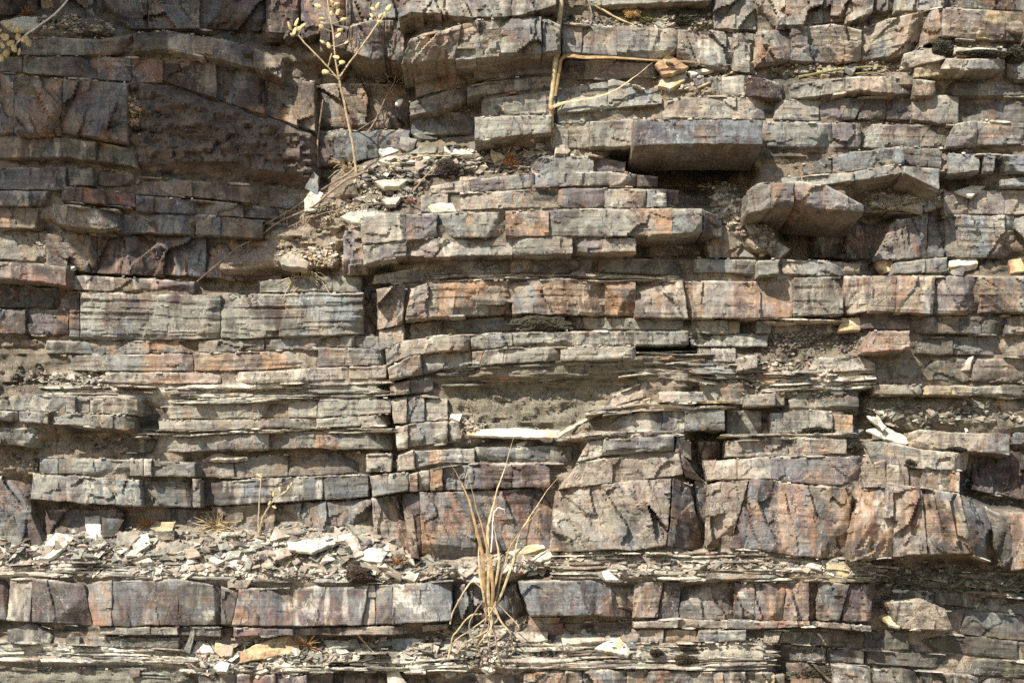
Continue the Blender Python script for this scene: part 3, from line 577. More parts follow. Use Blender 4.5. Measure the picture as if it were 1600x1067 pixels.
bed("1340,625 1500,622 1680,628", "1345,672 1500,668 1680,670", [(1345, 1350), 1430, 1510, 1590, 1680], [-24, -18, -6, -4], "WK WK WT WC", amp=2.2)
bed("1580,676 1680,676", "1580,704 1680,704", [1582, 1680], [-10], "KD")
# --- the lower shelf
laminae("-20,884 100,878 280,880 400,886 600,896", "-20,902 100,900 280,904 400,908 600,910", 78, (34, 58), "CCTTCG", prj=9, wmin=60, wmax=130, hmin=3, hmax=8)
laminae("870,866 1000,864 1180,864 1380,884", "720,904 1000,905 1180,906 1370,906", 120, (50, 74), "CCTGTC", prj=9, wmin=40, wmax=170)
bed("-60,906 0,905 50,903 130,912 168,908 280,905 365,920 405,920 460,918 612,914 712,906", "-60,966 0,968 50,972 145,978 278,976 345,976 460,978 612,975 712,970", [-60, (17, 10), (51, 46), (132, 146), 175, 278, 345, (374, 362), 405, 458, (575, 566), 587, 613, 706], [56, 66, 66, 72, 72, 70, 66, 76, 70, 72, 60, 70, 74], "DK GH DK TO DK DK DK OC PD DP TC PB BG", facets=1, blotch=[(482, 948, 19, 'C'), (450, 946, 10, 'C'), (632, 934, 17, 'H'), (655, 950, 9, 'H'), (328, 962, 12, 'C'), (385, 935, 12, 'C')], lamamp=.4, frac=0.22, merge=0.2)
bed("700,912 812,912", "705,975 830,972", [(708, 708), 740, 775, (806, 826)], [30, 20, 26], "GK DW DK", amp=2)
bed("806,908 945,905 988,910", "830,962 930,960 986,966", [(808, 828), 880, (950, 934), 986], [82, 84, 78], "BP BP DK", drop=5, facets=1, frac=0.35)
bed("988,912 1035,908 1150,910 1270,908 1362,912", "990,966 1060,966 1180,968 1270,970 1362,970", [990, (1036, 1028), (1064, 1060), 1104, 1148, 1180, (1228, 1222), 1264, 1278, (1328, 1312), 1362], [60, 50, 44, 44, 60, 66, 66, 46, 68, 60], "TG PD DG DW OT PG PT DK GT DR", facets=2, blotch=[(1159, 928, 6, 'H'), (1090, 940, 14, 'C'), (1110, 925, 12, 'T')], frac=0.6)
bed("150,979 280,979 345,980 460,982 612,978 705,974", "150,991 280,992 345,995 460,992 612,992 705,982", [156, 182, 235, 278, 345, 365, 410, 458, 540, 612, 660, 700], [70, 74, 74, 64, 30, 78, 76, 70, 74, 72, 62], "TG GK GK KG W RP PT PD GT WR WD", facets=0)
bed("990,972 1060,966 1180,970 1270,970 1362,978", "990,981 1060,980 1180,983 1270,978 1362,988", [990, 1035, 1060, 1128, 1170, 1216, 1248, 1266, 1278, 1300, 1330, 1362], [64, 60, 50, 72, 74, 74, 72, 50, 72, 74, 66], "TC GT W TG R R GT D TC TG K", facets=0)
bed("100,994 280,996", "100,1009 280,1013", [(104, 100), 125, (190, 186), 211, 245, 280], [58, 60, 62, 58, 62], "KG GK KG K KG", facets=1)
bed("10,984 55,974 105,990", "10,1004 105,1006", [12, 38, (55, 42), (96, 78)], [64, 66, 58], "K GC K", lean=.4)
bed("985,984 1040,982 1088,984", "985,1004 1088,1004", [988, (1038, 1036), 1088], [54, 40], "TC WK")
bed("1092,985 1168,984", "1088,1003 1166,1001", [(1095, 1088), 1131, 1166], [72, 72], "GB GB", facets=0, drop=4)
bed("1170,984 1222,984 1340,990", "1168,1005 1222,1004 1340,1012", [1194, (1222, 1216), 1280, 1345], [62, 40, 40], "GT KW KL")
bed("712,978 830,975 985,968", "712,1000 985,985", [715, 770, 826, 880, 930, 985], [20, 26, 30, 30, 24], "DW WD RW DW WK", amp=1.6)
laminae("-20,1002 100,1006 200,1010 300,1016", "-20,1032 100,1034 200,1036 300,1040", 70, (52, 74), "CHCGCT", prj=8, wmin=60, wmax=130)
laminae("280,1018 400,1022 620,1020 720,1010", "280,1048 620,1050 720,1050", 70, (46, 72), "CCHTGC", prj=9, wmin=30, wmax=130)
laminae("780,1006 1000,1004 1210,1006", "780,1046 1000,1046 1210,1044", 110, (46, 76), "CCTGTC", prj=9, wmin=40, wmax=170)
laminae("-20,1040 160,1044 300,1050", "-20,1080 300,1080", 40, (60, 50), "KGCL", prj=9)
bed("300,1052 480,1054 520,1050", "300,1100 520,1100", [310, 370, 395, 430, 480, 520], [64, 70, 72, 70, 50], "GK PR PR RP D", facets=1)
bed("520,1048 820,1052", "520,1100 820,1100", [522, 600, 680, 760, 818], [30, 36, 40, 44], "KW DW DT TW", amp=2)
bed("815,1052 940,1048 1050,1047 1200,1050", "815,1110 1200,1110", [818, 866, 910, 938, 980, (1058, 1040), (1088, 1086), 1130, 1165, 1208], [66, 70, 70, 66, 72, 74, 74, 74, 70], "OT TG TR GB TG KG GB GK KG", facets=1)
bed("1196,1054 1226,1052", "1196,1100 1226,1100", [1197, (1211, 1212), 1226], [76, 50], "YT K", facets=0)
# --- lower right, the mass under the overhang, its shade partly put into dark codes
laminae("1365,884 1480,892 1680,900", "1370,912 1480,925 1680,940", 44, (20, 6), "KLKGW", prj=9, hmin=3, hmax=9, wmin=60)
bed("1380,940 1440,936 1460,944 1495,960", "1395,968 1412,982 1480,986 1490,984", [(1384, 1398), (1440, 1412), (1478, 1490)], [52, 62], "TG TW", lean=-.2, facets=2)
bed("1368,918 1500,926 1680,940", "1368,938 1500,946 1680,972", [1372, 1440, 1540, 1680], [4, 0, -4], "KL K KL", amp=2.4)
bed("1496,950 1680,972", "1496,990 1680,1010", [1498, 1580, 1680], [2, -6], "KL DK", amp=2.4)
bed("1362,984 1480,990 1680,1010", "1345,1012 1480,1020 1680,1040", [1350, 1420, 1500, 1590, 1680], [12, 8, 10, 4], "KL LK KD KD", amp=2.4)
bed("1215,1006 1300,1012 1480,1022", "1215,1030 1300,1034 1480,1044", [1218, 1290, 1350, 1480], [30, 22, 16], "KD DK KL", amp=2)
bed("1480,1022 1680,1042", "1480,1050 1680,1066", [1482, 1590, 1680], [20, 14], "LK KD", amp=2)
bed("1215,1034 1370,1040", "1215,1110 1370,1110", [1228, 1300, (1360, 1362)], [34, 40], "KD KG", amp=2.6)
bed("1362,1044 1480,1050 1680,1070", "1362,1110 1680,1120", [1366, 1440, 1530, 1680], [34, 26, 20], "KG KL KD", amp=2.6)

# beyond the picture, up to the left, an unseen overhang, added to shade the brown recess
bed("-520,-760 -30,-760", "-520,-302 -330,-316 -190,-296 -30,-308", [-500, -390, -250, -140, -36], [558, 566, 560, 552], "GT GK TG GB", th=680)

# slivers and splintered plates along the bedding planes
for (T_, B_, xa_, xb_, p_) in list(RAST):
    for rep_ in range(1 + int((xb_ - xa_) / 60)):
        if xb_ - xa_ > 12 and -40 < xa_ < 1620 and random.random() < 0.42:
            w_ = random.uniform(10, 48); x_ = random.uniform(xa_, xb_); xs_ = np.linspace(x_, x_ + w_, 6)
            side = random.random() < 0.6; E_ = T_ if side else B_
            if x_ + w_ > E_[-1, 0]: continue
            ym = np.interp(xs_, E_[:, 0], E_[:, 1]) + (0.2 if side else 0.5); hh_ = random.uniform(0.8, 2.2) * np.clip(np.minimum(np.arange(6), 5 - np.arange(6)) * 0.7 + 0.3, 0.3, 1)
            V_, F_, CL_, ar_ = block_mesh(np.stack([xs_, ym - hh_], -1), np.stack([xs_, ym + hh_], -1), (x_, x_), (x_ + w_, x_ + w_), p_ + random.uniform(-1, 3), random.choice('CTGG'), 'C', yaw=random.uniform(-.06, .06), lean=0.6, th=40, step=4, facets=0, amp=2.0, lamamp=0.2)
            PIECES.append(('shale_plate', ar_, V_, F_, CL_))
# ------------------------------------------------------------------ dirt and rubble-filled bedrock behind and between the blocks
CELL = 4.0
X0S, X1S, Y0S, Y1S = -520, 2120, -560, 1640
gx = np.arange(X0S, X1S + 1, CELL); gy = np.arange(Y0S, Y1S + 1, CELL)
GX, GY = np.meshgrid(gx, gy)
known = np.full(GX.shape, np.nan)
for (T, B, xa, xb, p) in RAST:
    i0, i1 = np.searchsorted(gx, [xa - 2, xb + 2])
    if i1 <= i0: continue
    yt = np.interp(gx[i0:i1], T[:, 0], T[:, 1]); yb = np.interp(gx[i0:i1], B[:, 0], B[:, 1])
    sub = (GY[:, i0:i1] >= yt - 2) & (GY[:, i0:i1] <= yb + 2)
    blk = known[:, i0:i1]
    blk[sub] = np.fmin(blk[sub], p); known[:, i0:i1] = blk
# holes and hollows: centre x, y, radii, depth
for (hx, hy, rx, ry, p) in [(1050, 262, 78, 24, -120), (1100, 285, 60, 14, -60), (500, 385, 22, 24, -40), (1265, 372, 70, 34, -95), (1035, 551, 40, 10, -60), (1180, 330, 22, 25, -10), (600, 470, 10, 40, -20), (612, 620, 5, 90, -20)]:
    m = ((GX - hx) / rx) ** 2 + ((GY - hy) / ry) ** 2 < 1
    known[m] = np.where(np.isnan(known[m]), p, np.minimum(known[m], p))
isk = ~np.isnan(known)
f = np.where(isk, known, 0.0); wgt = isk.astype(float)
def blur(a, r):
    k = np.ones(2 * r + 1) / (2 * r + 1)
    a = np.apply_along_axis(lambda q: np.convolve(np.pad(q, r, 'edge'), k, 'valid'), 1, a)
    return np.apply_along_axis(lambda q: np.convolve(np.pad(q, r, 'edge'), k, 'valid'), 0, a)
fill = np.full(f.shape, 15.0); 
for r in (60, 24, 9, 4):
    wv_ = blur(wgt, r); fv = blur(f * wgt, r)
    ok = wv_ > 0.06
    fill[ok] = fv[ok] / wv_[ok]
base = np.where(isk, known, fill - 8)
ero = base.copy()
for dy in range(-3, 4):
    for dx in range(-3, 4):
        if dx * dx + dy * dy <= 10: ero = np.minimum(ero, np.roll(np.roll(base, dy, 0), dx, 1))
dep = blur(ero - 7, 1)
# outside the frame the hill goes on in coarse steps
outm = np.maximum.reduce([-GX - 40, GX - 1660, -GY - 30, GY - 1100]); outw = sst(0, 120, outm)
yy = GY + fbm(GX / 160, GY / 200, 3, 3) * 34
bedi = np.floor(yy / 26); cx = np.floor(GX / (60 + 50 * hsh(bedi, bedi * 0 + 4)) + hsh(bedi, bedi * 0 + 9) * 9)
steps = (hsh(bedi, cx) - 0.4) * 60 + (hsh(bedi, bedi * 0 + 2) - 0.4) * 60
dep = dep * (1 - outw) + (20 + steps + fbm(GX / 300, GY / 200, 8, 2) * 60) * outw
# small-scale strata and crumbs
yl = GY + fbm(GX / 120, GY / 90, 5, 3) * 16
b2 = np.floor(yl / 9); c2 = np.floor(GX / 22 + hsh(b2, b2 * 0) * 7)
dep = dep + ((hsh(b2, c2, 1) - 0.5) * 7 + (vnoise(GX / 60, yl / 6, 2) - 0.5) * 9 + fbm(GX / 16, GY / 12, 6, 4) * 8 + planes(GX, GY, 30, 14, 0.35, 0.4, 4, 43, 5) + planes(GX, GY, 11, 8, 0.4, 0.4, 1.5, 49, 2)) * (1 - 0.3 * outw) * (1 - 0.6 * blur(isk.astype(float), 1))

SOILC = np.zeros(GX.shape + (3,)); SOILC[:] = PAL['W'] * 0.9
q = sst(-0.1, 0.15, fbm(GX / 90, GY / 40, 12, 4))[..., None]; SOILC = SOILC * (1 - q) + PAL['T'] * 0.85 * q
q = sst(0.02, 0.2, fbm(GX / 60, GY / 16, 22, 4))[..., None]; SOILC = SOILC * (1 - q) + PAL['K'] * q
q = (outw * sst(0.3, 0.6, hsh(bedi, cx, 5)))[..., None]; SOILC = SOILC * (1 - q) + PAL['G'] * q
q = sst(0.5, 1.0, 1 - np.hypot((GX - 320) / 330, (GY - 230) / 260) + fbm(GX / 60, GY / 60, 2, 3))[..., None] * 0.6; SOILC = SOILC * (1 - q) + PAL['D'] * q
for (T_, B_, cl_) in LAMZ:
    m = (GX >= T_[0, 0]) & (GX <= T_[-1, 0]) & (GY >= np.interp(GX, T_[:, 0], T_[:, 1]) - 3) & (GY <= np.interp(GX, B_[:, 0], B_[:, 1]) + 3)
    SOILC[m] = np.array([PAL[k] for k in cl_]).mean(0) * 0.9
def poly_mask(poly, X, Y):
    ins = np.zeros(X.shape, bool); n = len(poly)
    for i in range(n):
        x1, y1 = poly[i]; x2, y2 = poly[(i + 1) % n]
        if y1 == y2: continue
        c = ((y1 > Y) != (y2 > Y)) & (X < (x2 - x1) * (Y - y1) / (y2 - y1) + x1)
        ins ^= c
    return ins
def soil(poly, pt, pb, col, rough=1.0, feather=2):
    """a bank of dirt: its surface runs from depth pt at its top to pb at its foot"""
    global dep, SOILC
    poly = P(poly); m = poly_mask(poly, GX, GY).astype(float); m = blur(m, feather)
    t = np.clip((GY - poly[:, 1].min()) / (np.ptp(poly[:, 1])), 0, 1)
    s_ = pt + (pb - pt) * t + rough * (fbm(GX / 50, GY / 24, 31, 3) * 16 + planes(GX, GY, 22, 13, 0.5, 0.5, 4, 41, 4) + planes(GX, GY, 9, 7, 0.5, 0.5, 1.8, 47, 2) + (np.floor(vnoise(GX / 30, (GY + fbm(GX / 60, GY / 40, 3, 3) * 20) / 7, 9) * 4) - 1.5) * 3.5 + np.abs(fbm(GX / 12, GY / 8, 37, 3)) * 8)
    dep = dep * (1 - m) + s_ * m
    cc = np.array([PAL[k] for k in col]).mean(0) * (1 + 0.3 * fbm(GX / 30, GY / 20, 44, 3))[..., None]
    SOILC = SOILC * (1 - m[..., None]) + cc * m[..., None]
soil("0,30 110,8 170,40 200,58 140,60 0,62", -20, 12, "TK")
soil("196,126 300,150 420,184 494,208 494,290 340,262 212,262 205,235 198,215", 24, -4, "WDP", 1.3)  # brown dirt with the shade of the recess mixed into its colour
soil("555,262 640,232 740,216 860,232 830,268 720,282 660,300 655,332 560,340 530,330 520,290", -12, 40, "WK")
soil("430,360 520,345 560,340 540,372 530,420 480,430 430,425 350,432 330,410 420,390", -6, 24, "WT")
soil("480,300 540,300 560,335 500,360 470,350", -4, 22, "WT")
soil("1110,300 1165,298 1170,340 1210,350 1225,400 1180,402 1140,360 1110,345", 6, 30, "WT")
soil("1350,300 1470,300 1470,330 1360,332", 0, 12, "WT")
soil("700,600 860,600 970,600 940,640 880,680 740,674 700,640", -8, -2, "WGL", 0.7)
soil("690,640 730,650 760,690 700,690", 4, 22, "TW")
soil("1140,572 1250,555 1280,580 1250,612 1160,612", 6, 22, "WD")
soil("1185,505 1350,500 1350,550 1280,562 1190,560", -10, 8, "WK", 0.8)
soil("1340,560 1440,555 1440,600 1360,600", 4, 18, "WG")
soil("1350,618 1620,618 1620,672 1400,672 1350,650", -16, 0, "WGL", 0.9)
soil("0,838 60,850 120,832 200,826 300,824 420,826 490,818 560,814 620,850 650,880 720,880 720,905 560,905 400,905 280,885 0,890", -6, 56, "TTGC", 0.9)
soil("0,700 62,705 60,740 0,742", -8, 8, "WT")
soil("720,872 870,858 900,875 800,905 720,905", 14, 60, "TC", 0.8)
soil("870,862 1180,858 1370,880 1370,905 870,905", 40, 64, "TTC", 0.8)
soil("480,985 720,985 720,1040 620,1040 480,1015", 14, 50, "WK")
soil("700,975 990,975 990,1050 700,1050", 18, 50, "WTC")
soil("280,990 480,990 480,1048 280,1048", 30, 62, "TC")
soil("880,20 1110,18 1120,45 1050,46 900,40", -4, 34, "WK")
soil("1040,105 1160,100 1180,118 1160,150 1030,150", 4, 34, "TW")
soil("75,578 165,582 160,604 75,604", 4, 22, "WT")
soil("20,560 80,560 80,610 0,612", -2, 14, "WK")
soil("140,700 200,690 200,712 60,714 80,680", -4, 14, "WT")
def depth_at(x, y):
    fx = np.clip((x - X0S) / CELL, 0, len(gx) - 1.01); fy = np.clip((y - Y0S) / CELL, 0, len(gy) - 1.01)
    i, j = int(fx), int(fy); u, v = fx - i, fy - j
    return float((dep[j, i] * (1 - u) + dep[j, i + 1] * u) * (1 - v) + (dep[j + 1, i] * (1 - u) + dep[j + 1, i + 1] * u) * v)

rock_wall = None
VS = W3(GX, GY, dep).reshape(-1, 3)
ny_, nx_ = GX.shape
idx = np.arange(ny_ * nx_).reshape(ny_, nx_)
FS = np.stack([idx[:-1, :-1], idx[1:, :-1], idx[1:, 1:], idx[:-1, 1:]], -1).reshape(-1, 4)
# close the mass at the back so that it is a body of rock
nb = len(VS)
br = np.concatenate([idx[0, :], idx[1:, -1], idx[-1, -2::-1], idx[-2:0:-1, 0]])
VB = VS[br].copy(); VB[:, 1] = 1.6
F2 = [(br[i], br[(i + 1) % len(br)], nb + (i + 1) % len(br), nb + i) for i in range(len(br))]
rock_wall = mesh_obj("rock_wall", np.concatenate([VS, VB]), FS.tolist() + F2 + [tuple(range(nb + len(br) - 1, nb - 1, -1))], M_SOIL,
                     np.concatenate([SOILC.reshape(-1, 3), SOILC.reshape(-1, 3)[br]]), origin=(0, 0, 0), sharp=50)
rock_wall["kind"] = "structure"
rock_wall["label"] = "layered shale rock face of grey, purple and rust-stained beds"

# ground at the foot of the wall
n = 60
ggx, ggy = np.meshgrid(np.linspace(-14, 14, n), np.linspace(-16, 1.5, n))
zz = -2.18 + fbm(ggx * 1.2, ggy * 1.2, 4, 5) * 0.16
VG = np.stack([ggx, ggy, zz], -1).reshape(-1, 3); ig = np.arange(n * n).reshape(n, n)
g_ = mesh_obj("ground", VG, np.stack([ig[:-1, :-1], ig[:-1, 1:], ig[1:, 1:], ig[1:, :-1]], -1).reshape(-1, 4).tolist(), M_SOIL,
              np.tile(PAL['W'], (n * n, 1)), origin=(0, 0, 0))
g_["kind"] = "structure"

# the blocks and plates: the largest as parts of their own, the rest joined
def emit(kind, limit, rest, mat, sharp=24):
    L = sorted([q for q in PIECES if q[0] == kind], key=lambda q: -q[1])
    for (k, ar, V, F, CL) in L[:limit]:
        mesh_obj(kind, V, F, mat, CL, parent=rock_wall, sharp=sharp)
    R = L[limit:]
    if R:
        VV, FF, CC, o = [], [], [], 0
        for (k, ar, V, F, CL) in R:
            VV.append(V); FF += [tuple(i + o for i in f) for f in F]; CC.append(CL); o += len(V)
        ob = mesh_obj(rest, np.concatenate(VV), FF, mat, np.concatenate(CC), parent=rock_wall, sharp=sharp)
        ob["kind"] = "stuff"
    print(kind, len(L))
emit('stone_block', 300, 'small_stones', M_ROCK)
emit('shale_plate', 300, 'shale_layers', M_ROCK)
# ------------------------------------------------------------------ loose stones
def stone(poly, p, tilt=0.8, yawt=0.0, th=10, col='CT', label=None, name="loose_stone", cat="stone", group=None, facets=2):
    """a broken slab: outline poly (photo pixels), lying back at the given tilt, th pixels thick"""
    _seed[0] += 1; r = random.Random(_seed[0] * 17 + 3); sd_ = _seed[0] * 0.91
    Q = P(poly) if isinstance(poly, str) else np.asarray(poly, float)
    cx, cy = Q.mean(0)
    out = []
    n = len(Q)
    per = np.linalg.norm(np.roll(Q, -1, 0) - Q, axis=1)
    st = max(2.4, per.sum() / 46)
    for i in range(n):
        a, b_ = Q[i], Q[(i + 1) % n]; m = max(1, int(per[i] / st))
        nrm = np.array([-(b_ - a)[1], (b_ - a)[0]]) / (per[i] + 1e-6)
        for k in range(m):
            t = k / m; e = min(t, 1 - t) * 2
            out.append(a + (b_ - a) * t + nrm * (fbm(np.array(i * 3.3 + t * per[i] / 9), np.array(sd_), 1, 3) * min(4, per[i] * 0.12)) * (1 if k else 0.2))
    out = np.array(out); m = len(out)
    V = []; Cc = []
    ca, cb = PAL[col[0]], PAL[col[-1]]
    def dep_(x, y): return p + tilt * (y - cy) + yawt * (x - cx)
    rings = [1.0, 0.93, 0.6, 0.28]
    f1, f2 = r.uniform(-1, 1), r.uniform(-1, 1)
    for s_ in rings:
        pts = np.array([cx, cy]) + (out - [cx, cy]) * s_
        d = dep_(pts[:, 0], pts[:, 1]) + fbm(pts[:, 0] / 12, pts[:, 1] / 9, sd_, 3) * 3.0 - (0.9 if s_ == 1 else 0)
        q = (pts[:, 0] - cx) * f1 + (pts[:, 1] - cy) * f2 - per.sum() * 0.06
        d = d - np.maximum(q, 0) * 0.5
        V.append(W3(pts[:, 0], pts[:, 1], d))
        t = sst(-0.1, 0.1, fbm(pts[:, 0] / 16, pts[:, 1] / 12, sd_ + 5, 3))[:, None]
        Cc.append(ca * (1 - t) + cb * t)
    V.append(W3([cx], [cy], [dep_(cx, cy) + r.uniform(0, 2)])); Cc.append(ca[None])
    # the back: shifted along the slab's own normal
    nrm = np.array([-yawt, 1.0, 0]); nv = Vector((-yawt * -1 * 1.0, 1.0, -tilt if tilt < 3 else -3)); nv.normalize()
    front0 = V[0]
    V.append(front0 + np.array(nv) * th * S * 0.5 + (rng.random(front0.shape) - 0.5) * S * 1.2); Cc.append(Cc[0] * 0.82)
    V.append(front0.mean(0) + (front0 - front0.mean(0)) * 0.94 + np.array(nv) * th * S); Cc.append(Cc[0] * 0.8)
    V.append(front0.mean(0)[None] + np.array(nv) * th * S); Cc.append(ca[None] * 0.8)
    F = []
    for k in range(3):
        o1, o2 = k * m, (k + 1) * m
        for i in range(m):
            j = (i + 1) % m; F.append((o1 + i, o1 + j, o2 + j, o2 + i))
    c0 = 4 * m
    for i in range(m): F.append((3 * m + i, 3 * m + (i + 1) % m, c0))
    b1 = c0 + 1; b2 = b1 + m
    for i in range(m):
        j = (i + 1) % m; F.append((i, b1 + i, b1 + j, j)); F.append((b1 + i, b2 + i, b2 + j, b1 + j))
    for i in range(m): F.append((b2 + i, b2 + m, b2 + (i + 1) % m))
    V = np.concatenate(V); Cc = np.concatenate(Cc) * r.uniform(0.94, 1.06)
    F = [tuple(q[::-1]) for q in F]
    ob = mesh_obj(name, V, F, M_CHIP, Cc, sharp=28)
    if label: tag(ob, label, cat, group)
    return ob

